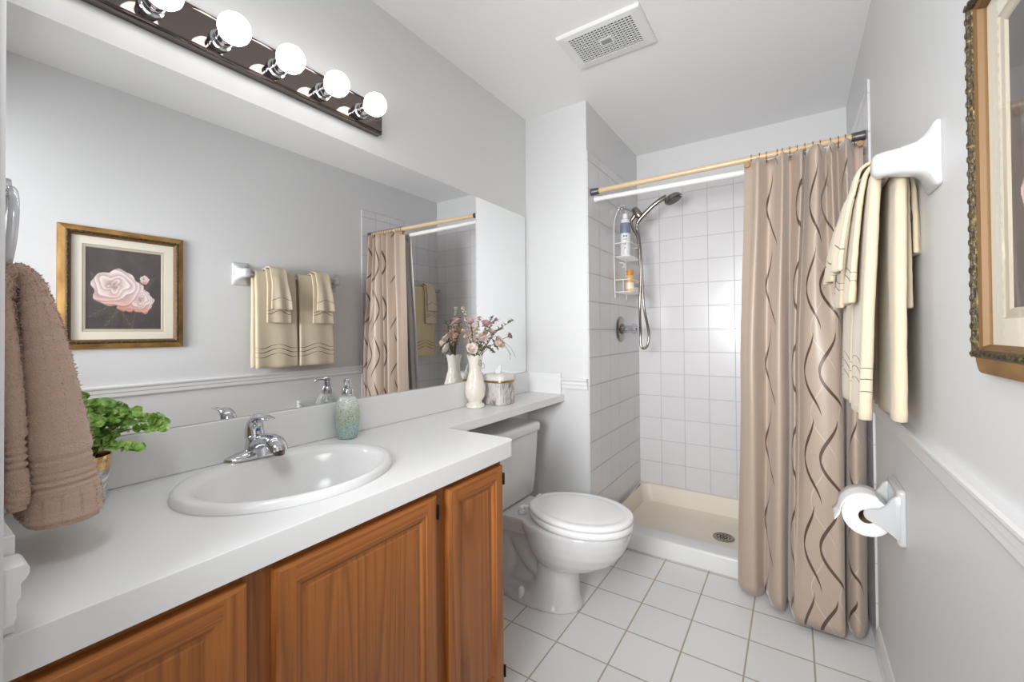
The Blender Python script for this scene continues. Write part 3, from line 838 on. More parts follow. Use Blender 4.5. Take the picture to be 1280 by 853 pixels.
# ---------------------------------------------------------------- draped towels
def drape(W, path, wave=(.0, 0, 0), K=7, M_=22, rough=.0012, freq=120., taper=0.):
    """towel swept along path: rows (a, z, half thickness, half width, width centre); a is across the bar, W the axis along it ('x' or 'y')"""
    P = spl(path, K); n = len(P)
    g = MB(); bm = g.bm; uvl = bm.loops.layers.uv.new('UVMap')
    s_ = [0.]
    for i in range(1, n): s_.append(s_[-1]+math.hypot(P[i][0]-P[i-1][0], P[i][1]-P[i-1][1]))
    sec = []                       # stadium outline: (across width -1..1, thickness -1..1, round end offset)
    for i in range(M_+1): sec.append((-1+2*i/M_, 1, 0))
    for i in range(1, 6): sec.append((1, math.cos(PI*i/6), math.sin(PI*i/6)))
    for i in range(M_+1): sec.append((1-2*i/M_, -1, 0))
    for i in range(1, 6): sec.append((-1, -math.cos(PI*i/6), -math.sin(PI*i/6)))
    rows = []; uvs = []
    def ring(i, sh, ext):
        a, z, ht, hw, wc = P[i]
        b, c = P[max(i-1, 0)], P[min(i+1, n-1)]
        ta, tz = c[0]-b[0], c[1]-b[1]; L = math.hypot(ta, tz); ta, tz = ta/L, tz/L
        na, nz = -tz, ta
        q = min(1, min(s_[i], s_[-1]-s_[i])/.05)
        fall = 1-min(1, min(s_[i], s_[-1]-s_[i])/max(.01, s_[-1]*.45))
        out = []; uo = []
        for u, t_, e in sec:
            wd = (hw-ht)*u+e*ht*.9*sh
            off = t_*ht*sh+wave[0]*math.sin(wave[1]*wd+wave[2]+s_[i]*1.5)*(.18+.82*fall)
            off += .0012*noise.noise(Vector((wd*14, s_[i]*6, wave[2])))
            aa, zz = a+na*off+ta*ext, z+nz*off+tz*ext
            out.append((wc+wd, aa, zz) if W == 'x' else (aa, wc+wd, zz)); uo.append((wd, s_[i]))
        rows.append([bm.verts.new(p) for p in out]); uvs.append(uo)
    ring(0, .35, -.003); ring(0, .8, -.0015)
    for i in range(n): ring(i, 1, 0)
    ring(n-1, .8, .0015); ring(n-1, .35, .003)
    m = len(sec)
    for r in range(len(rows)-1):
        for i in range(m):
            j = (i+1) % m
            f = bm.faces.new((rows[r][i], rows[r][j], rows[r+1][j], rows[r+1][i]))
            for l, (rr, ii) in zip(f.loops, ((r, i), (r, j), (r+1, j), (r+1, i))): l[uvl].uv = uvs[rr][ii]
    bm.faces.new(rows[0][::-1]); bm.faces.new(rows[-1])
    if rough: g.rough(rough, freq)
    return g

CREAM = (210, 195, 168)
BATHM = terry('cream_terry_bath', CREAM, stripes=[(.075, .013, .21, .0022), (.104, .013, .21, .0026), (.130, .013, .21, .0022)])
HANDM = terry('cream_terry_hand', CREAM, stripes=[(.062, .011, .13, .0022), (.082, .010, .13, .0018)])
WASHM = terry('cream_terry_wash', CREAM, stripes=[(.062, .010, .13, .0018)])

# towel bar on the right wall
BXc, BZ = .186, 1.572
t = thing('towel_bar', 'white ceramic towel bar on the right wall beside the rose picture', 'towel bar', (XR, 1.545, 1.57))
def bracket(yc):
    g = MB(); rings = []
    # square flared plate that necks down into the arm with a rounded nose
    for d, hy, h0, h1, r_ in ((.0005, .045, 1.506, 1.640, .008), (.006, .0465, 1.5045, 1.6415, .009), (.011, .0435, 1.509, 1.637, .010), (.016, .036, 1.522, 1.628, .012), (.022, .030, 1.534, 1.619, .014), (.032, .0265, 1.541, 1.611, .016), (.060, .0245, 1.547, 1.605, .018), (.086, .0240, 1.548, 1.602, .018), (.097, .0225, 1.549, 1.600, .018), (.103, .018, 1.553, 1.596, .016), (.106, .010, 1.560, 1.588, .009)):
        rings.append([(XR-d, a, b) for a, b in rrect(yc-hy, yc+hy, h0, h1, min(r_, hy*.95), 5)])
    g.loft(rings); return g
obj('bracket', bracket(1.246), CERAM, t, angle=60); obj('bracket', bracket(1.846), CERAM, t, angle=60)
obj('bar', MB().tube([(BXc, 1.25, BZ), (BXc, 1.55, BZ), (BXc, 1.84, BZ)], .0075, 16), PORC, t)

def towel_path(r, ht, hw, wc, zf, zb, flare, fb=.0, spread=0.):
    # front is towards the room (smaller x)
    z = BZ
    return [(BXc-r-flare, zf, ht*1.15, hw+spread, wc), (BXc-r-flare*.8, zf+(z-zf)*.35, ht*1.05, hw+spread*.6, wc), (BXc-r-flare*.35, zf+(z-zf)*.75, ht, hw, wc), (BXc-r, z-.012, ht*.9, hw, wc),
            (BXc-r*.72, z+r*.72, ht*.85, hw, wc), (BXc, z+r, ht*.85, hw, wc), (BXc+r*.72, z+r*.72, ht*.85, hw, wc),
            (BXc+r, z-.012, ht*.9, hw, wc), (BXc+r+fb*.4, zb+(z-zb)*.7, ht, hw, wc), (BXc+r+fb*.8, zb+(z-zb)*.35, ht, hw+spread*.5, wc), (BXc+r+fb, zb, ht*1.1, hw+spread*.8, wc)]
def hang(kind, y, zf, zb, r, ht, hw, flare, fb, label, cat, mat, group=None, wave=(0, 0, 0), **kw):
    o = obj(kind, drape('y', towel_path(r, ht, hw, y, zf, zb, flare, fb, **kw), wave), mat, angle=180)
    return tag(o, label, cat, group)
for k, (yb_t, yh, ph, who) in enumerate(((1.415, 1.415, .3, 'nearer the rose picture'), (1.682, 1.715, 1.4, 'nearer the shower curtain'))):
    hwb = .128 if k == 0 else .122
    hang('bath_towel', yb_t, .998, 1.0, .0205, .0108, hwb, .024, -.004, 'long cream bath towel folded over the white towel bar, %s' % who, 'towel', BATHM, 'bath towels on the white bar', wave=(.0042, 38, ph), spread=.006)
    hang('hand_towel', yh, 1.278, 1.262, .0405, .0060, .068, .026, .004, 'cream hand towel layered on the bath towel %s' % who, 'towel', HANDM, 'hand towels on the white bar', wave=(.004, 60, ph+1), spread=.010)
    hang('washcloth', yh+.005, 1.362, 1.392, .0565, .0048, .052, .034, .005, 'cream washcloth on top of the towel stack %s' % who, 'washcloth', WASHM, 'washcloths on the white bar', wave=(.006, 75, ph+2), spread=.014)

# towel bar inside the shower, seen in the mirror
BXc, BZ = .19, 1.588
t = thing('shower_towel_bar', 'chrome towel bar inside the shower, seen in the mirror', 'towel bar', (XR-.008, 2.72, 1.588))
obj('bar', MB().tube([(BXc, 2.50, BZ), (BXc, 2.70, BZ), (BXc, 2.925, BZ)], .008, 14), CHROME, t)
for y in (2.515, 2.91):
    obj('bracket', MB().lathe([(0, -.001), (.024, -.001), (.024, -.010), (.012, -.016), (.010, -.055), (.016, -.058), (.017, -.075), (0, -.079)], (XR-.008, y, BZ), 20, 'x'), CHROME, t)
YEL = (210, 192, 152)
BATHY = terry('yellow_terry_bath', YEL, stripes=[(.075, .013, .21, .0022), (.104, .013, .21, .0026), (.130, .013, .21, .0022)])
hang('bath_towel', 2.70, 1.0, 1.02, .0205, .0105, .125, .014, -.004, 'yellowish bath towel on the chrome bar inside the shower, seen in the mirror', 'towel', BATHY, wave=(.004, 40, 2.), spread=.004)
hang('hand_towel', 2.765, 1.29, 1.28, .0405, .0058, .066, .016, .000, 'yellowish hand towel layered over the bath towel inside the shower', 'towel', HANDM, wave=(.003, 60, .5), spread=.006)
hang('washcloth', 2.768, 1.40, 1.41, .055, .0045, .052, .016, .003, 'pale washcloth topping the towels inside the shower', 'washcloth', WASHM, wave=(.003, 70, 1.5), spread=.006)

# ---------------------------------------------------------------- toilet paper holder
t = thing('toilet_paper_holder', 'white ceramic toilet paper holder on the right wall below the chair rail', 'toilet paper holder', (XR, 1.68, .671))
g = MB()
rings = [[(XR-d, a, b) for a, b in rrect(1.602-k, 1.765+k, .593-k, .754+k, .012, 5)] for d, k in ((.0005, 0), (.008, .001), (.014, -.001), (.018, -.006), (.019, -.012))]
g.loft(rings)
obj('plate', g, CERAM, t, angle=60)
for ya_, yb2 in ((1.601, 1.618), (1.750, 1.767)):
    pf = spl([(XR-.012, 0.7410), (XR-.030, 0.7260), (XR-.042, 0.7050), (XR-.056, 0.6930), (XR-.075, 0.6875), (XR-.088, 0.6800), (XR-.092, 0.6690), (XR-.086, 0.6570), (XR-.072, 0.6490), (XR-.052, 0.6390), (XR-.032, 0.6240), (XR-.012, 0.6060)], 4)
    g = MB(); rings = []
    cx_, cz_ = XR-.05, .669
    for y, s_ in ((ya_, .93), (ya_+.003, 1.), (yb2-.003, 1.), (yb2, .93)):
        rings.append([(cx_+(a-cx_)*(s_ if a < XR-.02 else 1), y, cz_+(b-cz_)*s_) for a, b in pf])
    g.loft(rings)
    obj('arm', g, CERAM, t, angle=50)
obj('roller', MB().tube([(XR-.082, 1.612, .668), (XR-.082, 1.68, .668), (XR-.082, 1.756, .668)], .0066, 14), WHITEP, t)
RC = (XR-.0822, .6565)
t = thing('toilet_paper_roll', 'white toilet paper roll on the ceramic wall holder', 'toilet paper', (RC[0], 1.684, RC[1]))
PAPER = simple('soft_paper', (244, 244, 243), .9, var=.01, scale=200, bump=.1)
g = MB()
ro, ri = .0585, .0205
g.lathe([(ri, 1.627), (ri+.004, 1.6255), (ro-.003, 1.6255), (ro, 1.628), (ro, 1.741), (ro-.003, 1.7435), (ri+.004, 1.7435), (ri, 1.742), (ri, 1.627)], (RC[0], 0, RC[1]), 56, 'y', cap=False)
obj('paper', g, PAPER, t, angle=50)
g = MB().lathe([(ri-.0003, 1.628), (ri-.0015, 1.627), (ri-.0015, 1.742), (ri-.0003, 1.741), (ri-.0003, 1.628)], (RC[0], 0, RC[1]), 40, 'y', cap=False)
obj('core', g, simple('cardboard', (150, 118, 86), .8), t)
g = MB()
sh = [(RC[0]+(ro+.0012+.0035*q)*math.cos(a), RC[1]+(ro+.0012+.0035*q)*math.sin(a)) for q, a in [(max(0, i-14)/10, math.radians(60+120*i/20)) for i in range(21)]]
lx, lz = sh[-1]
sh += [(lx-.003, lz-.010), (lx-.009, lz-.020), (lx-.014, lz-.027)]
rows = [[(a, y+(.0 if y > 1.7 else .0), b) for a, b in sh] for y in (1.629, 1.66, 1.70, 1.741)]
g.loft(rows, cap=False, closed=False)
obj('loose_sheet', g, PAPER, t, angle=180, mods=[('SOLIDIFY', dict(thickness=.0008, offset=1))])

# ---------------------------------------------------------------- framed rose picture
py0, py1, pz0, pz1 = .470, .952, 1.141, 1.728
t = thing('framed_picture', 'gold framed picture of pink roses on the right wall', 'picture', (XR, .711, 1.434))
GOLD = NT('antique_gold')
vv = GOLD.noise(40., GOLD.co(scale=(1, .25, .25)), 4.)
GOLD.set(Base__Color=GOLD.ramp(vv, [(.3, lin((128, 90, 42))), (.6, lin((168, 128, 68))), (.8, lin((186, 148, 88)))]), Metallic=.3, Roughness=.5)
GOLD = GOLD.m
DKF = NT('dark_embossed_band')
e = DKF.noise(130., DKF.co(), 3.)
DKF.set(Base__Color=DKF.ramp(e, [(.35, lin((44, 36, 22))), (.6, lin((78, 66, 40))), (.8, lin((150, 132, 90)))]), Metallic=.3, Roughness=.45)
DKF.bump(e, .9, .004)
DKF = DKF.m
def frame_ring(pf):
    g = MB(); rings = []
    for a, d in pf:
        rings.append([(XR-d, py0+a, pz0+a), (XR-d, py1-a, pz0+a), (XR-d, py1-a, pz1-a), (XR-d, py0+a, pz1-a)])
    g.loft(rings+[rings[0]], cap=False); return g
obj('outer_moulding', frame_ring([(0, .001), (0, .014), (.003, .017), (.010, .0205), (.020, .0245), (.025, .026), (.025, .001)]), GOLD, t, smooth=False)
g = frame_ring([(.025, .002), (.025, .027), (.027, .030), (.030, .0315), (.034, .031), (.037, .027), (.037, .002)])
obj('embossed_band', g, DKF, t, smooth=False)
g = MB()       # raised scrolls along the dark band
for i in range(26):
    q = (i+.5)/26
    for s_ in (0, 1):
        zc = pz0+.02+(pz1-pz0-.04)*q; yc = py1-.031 if s_ else py0+.031
        g.sphere((XR-.0315, yc, zc), .0030, (.6, 1, 1.7), 8, 6)
        yc2 = py0+.02+(py1-py0-.04)*q; zc2 = pz1-.031 if s_ else pz0+.031
        g.sphere((XR-.0315, yc2, zc2), .0030, (.6, 1.7, 1), 8, 6)
obj('scroll_beading', g, DKF, t)
obj('inner_lip', frame_ring([(.037, .002), (.037, .025), (.042, .022), (.045, .016), (.045, .002)]), simple('bronze_lip', (112, 82, 48), .5, .2), t, smooth=False)
MATB = simple('cream_mat_board', (228, 222, 206), .8, var=.01, scale=90)
obj('mat_board', frame_ring([(.045, .002), (.045, .0125), (.082, .0125), (.082, .002)]), MATB, t, smooth=False)
obj('bevelled_mat', frame_ring([(.082, .002), (.082, .0125), (.085, .0105), (.094, .0095), (.0965, .0075), (.0965, .002)]), simple('taupe_mat_bevel', (190, 180, 160), .7), t, smooth=False)
# the print: dark ground with a large rose, a smaller rose below right and a bud (as seen in the mirror)
ay0, ay1, az0, az1 = py0+.0965, py1-.0965, pz0+.0965, pz1-.0965
def petal_rose(a, b, cx_, cy_, rx, ry, hot):
    """colour of a painted rose at (a, b), or None outside"""
    dx, dy = (a-cx_)/rx, (b-cy_)/ry
    th = math.atan2(dy, dx); r_ = math.hypot(dx, dy)
    edge = 1+.07*math.sin(5*th+1)+.05*math.sin(9*th)
    if r_ > edge: return None
    ox, oy = dx+.14, dy-.16                       # heart of the flower up and left of the middle
    rr = math.hypot(ox, oy)*(1-.12*math.cos(th-2.2)); t2 = math.atan2(oy, ox)
    k = rr*3.6+.32*math.sin(3*t2+rr*6)+.18*math.sin(5*t2-2*rr)+t2/(2*PI)
    f = k-math.floor(k)
    val = .74+.30*f
    if f < .10: val = .74+.30*(1-f*10)*.9-.06
    val -= .16*max(0, 1-rr*3.2)
    warm = max(0, -dy*.8-.1)+.25*max(0, r_-.75)+max(0, .5-rr)*.5
    c = [(250, 230, 226), (226, 160, 146)]
    m_ = min(1, warm*hot)
    return [min(255, (c[0][i]*(1-m_)+c[1][i]*m_)*val) for i in range(3)]
NA, NB = 110, 140
g = MB(); bm = g.bm; cols = []
vs = []
for j in range(NB+1):
    b = j/NB
    for i in range(NA+1):
        a = i/NA
        n1 = noise.noise(Vector((a*5, b*5, 1)))*.5+noise.noise(Vector((a*17, b*11, 2)))*.35
        c = [82+22*n1-12*(1-b), 74+20*n1-12*(1-b), 74+20*n1-10*(1-b)]
        for lx_, ly_, an, ln_ in ((.17, .22, .5, .17), (.33, .15, .9, .16), (.52, .12, 2.2, .15), (.62, .16, 1.4, .13), (.12, .62, 2.3, .12), (.84, .60, .9, .12)):
            u_, v_ = (a-lx_)*math.cos(an)+(b-ly_)*math.sin(an), -(a-lx_)*math.sin(an)+(b-ly_)*math.cos(an)
            if abs(u_) < ln_ and abs(v_) < .052*(1-(u_/ln_)**2):
                q = .9+.25*(abs(v_) < .006)+.12*math.sin(u_*90+abs(v_)*160)
                c = [86*q, 80*q, 74*q]
        for args in ((a, b, .76, .645, .065, .058, 1.6), (a, b, .52, .32, .14, .10, 2.4), (a, b, .72, .36, .165, .155, 1.5), (a, b, .39, .51, .325, .235, 1.0)):
            q = petal_rose(*args)
            if q: c = q
        vs.append(bm.verts.new((XR-.0062, ay0+(ay1-ay0)*a, az0+(az1-az0)*b)))
        cols.append((*lin([max(0, min(255, x)) for x in c]), 1))
for j in range(NB):
    for i in range(NA):
        q = j*(NA+1)+i; bm.faces.new((vs[q], vs[q+1], vs[q+NA+2], vs[q+NA+1]))
ART = NT('rose_print'); at_ = ART.n('ShaderNodeAttribute', _attribute_name='paint').outputs[0]
ART.set(Base__Color=ART.mix(ART.math('MULTIPLY', ART.noise(220., ART.co()), .12), at_, (.2, .18, .17)), Roughness=.6); ART = ART.m
art = obj('print', g, ART, t, smooth=False)
ca = art.data.color_attributes.new('paint', 'FLOAT_COLOR', 'POINT')
for i, c in enumerate(cols): ca.data[i].color = c
obj('backing', MB().box(XR-.0058, XR-.0012, py0+.03, py1-.03, pz0+.03, pz1-.03), MATB, t, smooth=False)
obj('glass_pane', MB().box(XR-.0152, XR-.0137, py0+.040, py1-.040, pz0+.040, pz1-.040), PANE, t, smooth=False)

# ---------------------------------------------------------------- towel ring with brown towel
RX, RY, RZ, RR = -1.015, .112, 1.358, .078
t = thing('towel_ring', 'pale ring holding the brown towel at the left end of the mirror', 'towel ring', (RX, YF, 1.44))
obj('mount', MB().box(RX-.024, RX+.024, YF+.0005, YF+.010, 1.415, 1.465, .003).box(RX-.012, RX+.012, YF+.008, RY+.008, 1.428, 1.452, .003), CHROME, t)
rp_ = [(RX+RR*math.cos(2*PI*i/48), RY+.006*math.sin(2*PI*i/48), RZ+RR*math.sin(2*PI*i/48)) for i in range(48)]
obj('ring', MB().tube(rp_, .0058, 12, closed=True), simple('pale_satin_ring', (214, 216, 220), .15, .35), t)
BROWN = terry('brown_terry', (192, 163, 146), 420., .8)
def brown_towel():
    zb = RZ-RR
    path = [(.166, .928, .041, .112, -1.000), (.165, .965, .041, .111, -1.0), (.162, 1.0, .039, .107, -.997), (.155, 1.10, .032, .092, -.992), (.144, 1.20, .0235, .076, -.986), (.136, 1.26, .0165, .062, -.981), (.129, zb+.010, .0125, .056, -.980), (.117, zb+.0225, .0105, .054, -.980),
            (.106, zb+.006, .009, .056, -.980), (.103, 1.25, .0095, .062, -.982), (.109, 1.16, .011, .072, -.984), (.114, 1.06, .012, .082, -.986), (.1165, 1.0, .012, .086, -.988), (.117, .962, .012, .086, -.988)]
    g = drape('x', path, (.002, 30, .5), K=24, M_=110, rough=0)
    bm = g.bm; bm.normal_update()
    off = []
    uvl = bm.loops.layers.uv.active
    vv_ = {}
    for f in bm.faces:
        for l in f.loops: vv_[l.vert.index] = l[uvl].uv[1]
    bm.verts.index_update()
    vv_ = {}
    for f in bm.faces:
        for l in f.loops: vv_[l.vert.index] = l[uvl].uv[1]
    tot = max(vv_.values())
    for v in bm.verts:
        s_ = min(vv_[v.index], tot-vv_[v.index]); c = v.co
        pile = .0022*noise.noise(c*170)+.0014*noise.noise(c*90)
        if .052 < s_ < .102: pile = -.0022+.0020*math.sin((s_-.052)/.05*2*PI*5)+.0003*noise.noise(c*300)
        elif s_ < .007: pile = -.003
        off.append((v, v.normal*pile))
    for v, d in off: v.co += d
    # loose loops of the pile standing out of the cloth
    rn = random.Random(3); fs = [f for f in bm.faces if len(f.verts) == 4]; bm.normal_update()
    for f in fs:
        s_ = min(vv_[f.verts[0].index], tot-vv_[f.verts[0].index])
        if s_ < .009 or .048 < s_ < .106: continue
        for k in range(1 if rn.random() < f.calc_area()/3.2e-6 else 0):
            c = f.calc_center_median()+Vector((rn.uniform(-1, 1), rn.uniform(-1, 1), rn.uniform(-1, 1)))*.0014
            d = f.normal+Vector((rn.uniform(-1, 1), rn.uniform(-1, 1), rn.uniform(-1, .6)))*.7
            sd = d.cross(Vector((rn.uniform(-1, 1), rn.uniform(-1, 1), rn.uniform(-1, 1)))).normalized()*.0008; L = rn.uniform(.0016, .0032)
            a_ = [bm.verts.new(p) for p in (c-sd, c+sd, c+d.normalized()*L+sd*.5, c+d.normalized()*L-sd*.5)]
            bm.faces.new(a_)
    return g
bt = obj('hand_towel', brown_towel(), BROWN, angle=180)
tag(bt, 'thick brown terry towel hanging from the ring over the left end of the counter', 'towel')

# ---------------------------------------------------------------- things on the counter
ZT = .8652
# potted plant behind the brown towel
PXc, PYc = -1.203, .240
t = thing('potted_plant', 'small leafy green plant in a grey and gold pot beside the brown towel', 'potted plant', (PXc, PYc, ZT))
MARB = NT('grey_marble'); q = MARB.noise(22., MARB.co(), 5., .6, 2.)
MARB.set(Base__Color=MARB.ramp(q, [(.35, lin((150, 150, 154))), (.5, lin((214, 214, 216))), (.75, lin((232, 232, 232)))]), Roughness=.25); MARB = MARB.m
obj('pot', MB().lathe([(0, 0), (.030, 0), (.0325, .003), (.0395, .068), (.0395, .070)], (PXc, PYc, ZT), 40), MARB, t)
obj('gold_rim', MB().lathe([(.0398, .068), (.0405, .0685), (.0425, .097), (.0418, .0985), (.0395, .097), (.037, .075), (.0385, .068)], (PXc, PYc, ZT), 40, cap=False), simple('polished_gold', (214, 178, 128), .15, .85), t)
obj('soil', MB().lathe([(0, .082), (.02, .086), (.036, .082), (.037, .078), (0, .078)], (PXc, PYc, ZT), 24).rough(.003, 90), simple('dark_soil', (52, 42, 34), .9), t)
LEAF = NT('leaf_green'); q = LEAF.noise(70., LEAF.co(), 2.)
LEAF.set(Base__Color=LEAF.ramp(q, [(.3, lin((98, 150, 62))), (.5, lin((156, 200, 98))), (.72, lin((222, 238, 168)))]), Roughness=.4, Subsurface__Weight=.15); LEAF = LEAF.m
rnd = random.Random(4)
gs, gl = MB(), MB()
def leaf(bm, c, d, up, L, W_):
    d = d.normalized(); s_ = d.cross(up).normalized(); n_ = s_.cross(d)
    grid = []
    for i in range(6):
        q = i/5; wv = W_*math.sin(PI*min(.98, q*.86+.10))**.7
        grid.append([c+d*L*q+s_*wv*k+n_*(.25*W_*abs(k)**2-.35*L*q*q*.5) for k in (-1, -.5, 0, .5, 1)])
    v = [[bm.verts.new(p) for p in r_] for r_ in grid]
    for i in range(5):
        for k in range(4): bm.faces.new((v[i][k], v[i][k+1], v[i+1][k+1], v[i+1][k]))
stems = []
for i in range(34):
    a = rnd.uniform(0, 2*PI); sp = rnd.uniform(.2, 1.); L = rnd.uniform(.055, .095)
    dx, dy = math.cos(a)*sp, math.sin(a)*sp
    if dx < -.4: dx *= .5
    stems.append((Vector((dx*.085, dy*.085, L*(1.15-.50*sp)+.04)), L))
stems += [(Vector((.055, .090, .062)), .1), (Vector((.035, .105, .076)), .1), (Vector((.07, .075, .03)), .1), (Vector((.05, .09, .085)), .1), (Vector((.01, .03, .105)), .1), (Vector((.03, .055, .095)), .1)]
for tip, L in stems:
    b0 = Vector((PXc+rnd.uniform(-.015, .015), PYc+rnd.uniform(-.015, .015), ZT+.078))
    p1 = b0+Vector((tip.x*.35, tip.y*.35, tip.z*.8+.012)); p2 = b0+tip
    if p2.x < XL+.035: p2.x = XL+.035+rnd.uniform(0, .02)
    if p2.y < YF+.03: p2.y = YF+.035
    pts = spl([b0, p1, p2], 6)
    gs.tube(pts, .0011, 5)
    for j, p in enumerate(pts[3:]):
        for s_ in (-1, 1):
            d = Vector(pts[min(j+4, len(pts)-1)])-Vector(pts[j+2])
            sd = d.cross(Vector((0, 0, 1)))
            if sd.length < 1e-5: sd = Vector((1, 0, 0))
            dd = d.normalized()*.5+sd.normalized()*s_+Vector((rnd.uniform(-.4, .4), rnd.uniform(-.4, .4), rnd.uniform(-.1, .5)))
            leaf(gl.bm, Vector(p), dd, Vector((rnd.uniform(.2, 1.2), rnd.uniform(-.6, .2), rnd.uniform(.1, .8))), rnd.uniform(.016, .022), rnd.uniform(.0085, .0115))
    leaf(gl.bm, Vector(p2), d, Vector((.6, -.3, .8)), .018, .0095)
obj('stems', gs, simple('plant_stem', (92, 110, 56), .6), t)
obj('leaves', gl, LEAF, t, angle=180)

# soap dispenser
DX, DY = -1.2265, .868
t = thing('soap_dispenser', 'green and aqua mosaic glass soap dispenser with chrome pump', 'soap dispenser', (DX, DY, ZT))
MOS = NT('mosaic_glass')
vo = MOS.n('ShaderNodeTexVoronoi', Scale=150., Vector=MOS.co()); ed = MOS.n('ShaderNodeTexVoronoi', Scale=150., Vector=MOS.co(), _feature='DISTANCE_TO_EDGE')
zz = MOS.n('ShaderNodeSeparateXYZ', Vector=MOS.co()).outputs[2]
hgt = MOS.math('ADD', MOS.math('MULTIPLY', zz, 7.3), MOS.math('MULTIPLY', MOS.noise(40., MOS.co()), .35))
bs = MOS.ramp(MOS.math('SUBTRACT', hgt, .15), [(.0, lin((150, 172, 168))), (.28, lin((156, 190, 188))), (.46, lin((166, 180, 156))), (.70, lin((184, 192, 172))), (.84, lin((216, 220, 212)))])
bs = MOS.mix(MOS.math('MULTIPLY', vo.outputs['Color'], .30), bs, lin((214, 222, 214)))
gr = MOS.math('LESS_THAN', ed.outputs[0], .06)
MOS.set(Base__Color=MOS.mix(MOS.math('MULTIPLY', gr, .55), bs, lin((84, 92, 84))), Roughness=.18, Coat__Weight=.3)
MOS.bump(ed.outputs[0], .4, .002); MOS = MOS.m
obj('bottle', MB().lathe([(0, 0), (.024, 0), (.0285, .003), (.034, .022), (.0385, .05), (.0395, .075), (.0375, .100), (.033, .120), (.026, .133), (.019, .138), (0, .139)], (DX, DY, ZT), 40), MOS, t)
g = MB().lathe([(0, .138), (.0175, .138), (.0185, .140), (.0185, .158), (.016, .162), (.011, .164), (.0105, .178), (.012, .180), (.012, .190), (.009, .194), (0, .1945)], (DX, DY, ZT), 28)
pm = obj('pump', g, CHROME, t)
nd = Vector((.72, -.69, 0))
pts = [Vector((DX, DY, ZT+.1845))+nd*q+Vector((0, 0, dz)) for q, dz in ((0, 0), (.012, .001), (.026, .0005), (.036, -.003), (.041, -.008))]
obj('nozzle', MB().tube(pts, [.0062, .0056, .0045, .004, .0036], 14), CHROME, pm)

# vase
VX, VY = -1.218, 1.530
t = thing('flower_vase', 'cream embossed bud vase on the shelf, filled with dried roses', 'vase', (VX, VY, ZT))
CERA = NT('cream_ceramic')
em = MB(); n = 64; rings = []
pf = spl([(.036, 0), (.041, .002), (.042, .010), (.038, .018), (.031, .024), (.033, .032), (.040, .045), (.0455, .065), (.0465, .085), (.043, .108), (.0355, .135), (.0295, .160), (.0275, .180), (.029, .200), (.033, .222), (.0375, .238)], 4)
for r_, h in pf:
    ring = []
    for k in range(n):
        a = 2*PI*k/n
        emb = .0016*math.sin(5*a+h*60)*math.sin(h*75) if .03 < h < .15 else (.0012*abs(math.sin(6*a)) if h < .02 else 0)
        if h > .225: emb = .0016*math.sin(8*a)
        ring.append((VX+(r_+emb)*math.cos(a), VY+(r_+emb)*math.sin(a), ZT+h+(.003*math.sin(8*a) if h > .23 else 0)))
    rings.append(ring)
inner = [[(VX+(x-VX)*.9, VY+(y-VY)*.9, z-.001) for x, y, z in r_] for r_ in rings[-1:-22:-1]]
em.loft(rings+inner)
CERA.set(Base__Color=CERA.mix(CERA.noise(25., CERA.co()), lin((226, 218, 204)), lin((236, 230, 218))), Roughness=.16, Coat__Weight=.4); CERA = CERA.m
obj('body', em, CERA, t, angle=180)
g = MB()
for cyy, cz in ((-.012, .205), (.010, .190)):
    c = Vector((VX+.040, VY+cyy, ZT+cz))
    g.tube([c+Vector((-.003+.002*math.sin(5*a), .011*math.cos(a), .013*math.sin(a))) for a in [2*PI*k/26 for k in range(26)]], .0010, 6, closed=True)
obj('wire_curl', g, simple('dull_wire', (120, 112, 100), .4, .8), t)

# dried and silk flowers standing in the vase
Rv, Fv = Vector((.833, .553, 0)), Vector((-.553, .833, 0))
mouth = Vector((VX, VY, ZT+.232))
STEM = simple('dry_stem', (96, 90, 62), .7)
DRYL = simple('dry_leaf', (112, 112, 78), .7, var=.2)
def flower_stem(tip, dip=.4):
    a = Vector((VX+(tip.x-VX)*.08, VY+(tip.y-VY)*.08, ZT+.13)); m1 = mouth+(tip-mouth)*.12+Vector((0, 0, .0))
    m1.x = VX+max(-.02, min(.02, (tip.x-VX)*.2)); m1.y = VY+max(-.02, min(.02, (tip.y-VY)*.2)); m1.z = mouth.z
    md = (m1+tip)/2+Vector((0, 0, .02*dip+.008))
    return spl([a, m1, md, tip], 6)
def rose_bloom(c, d, r_, seed):
    """rose head: rows of cupped petals opening around direction d"""
    g = MB(); rn = random.Random(seed)
    d = d.normalized(); q = d.to_track_quat('Z', 'Y').to_matrix()
    for ringi, (cnt, rad, hh, open_) in enumerate(((3, .26, 1.0, .05), (4, .48, 1.0, .22), (5, .72, .92, .5), (6, .95, .72, .95))):
        for k in range(cnt):
            a0 = 2*PI*(k+ringi*.37)/cnt+rn.uniform(-.1, .1); span = 2*PI/cnt*.72
            v = []
            for i in range(6):
                h = i/5; row = []
                for j in range(7):
                    w_ = -1+2*j/6; aa = a0+w_*span*(.35+.65*math.sin(PI*min(.9, h*.75+.12)))
                    rr = r_*rad*(.28+.72*h**.7)+r_*open_*.35*max(0, h-.6)**1.2
                    zz_ = r_*hh*(-.55+1.35*h-.25*h*w_*w_-open_*.55*max(0, h-.7))
                    row.append(g.bm.verts.new(c+q @ Vector((rr*math.cos(aa), rr*math.sin(aa), zz_))))
                v.append(row)
            for i in range(5):
                for j in range(6): g.bm.faces.new((v[i][j], v[i][j+1], v[i+1][j+1], v[i+1][j]))
    g.sphere(c+d*(-.1*r_), r_*.3, (1, 1, 1.3), 10, 8, q)
    return g
def at(a, b, z): return Vector((VX, VY, 0))+Rv*a+Fv*b+Vector((0, 0, z))
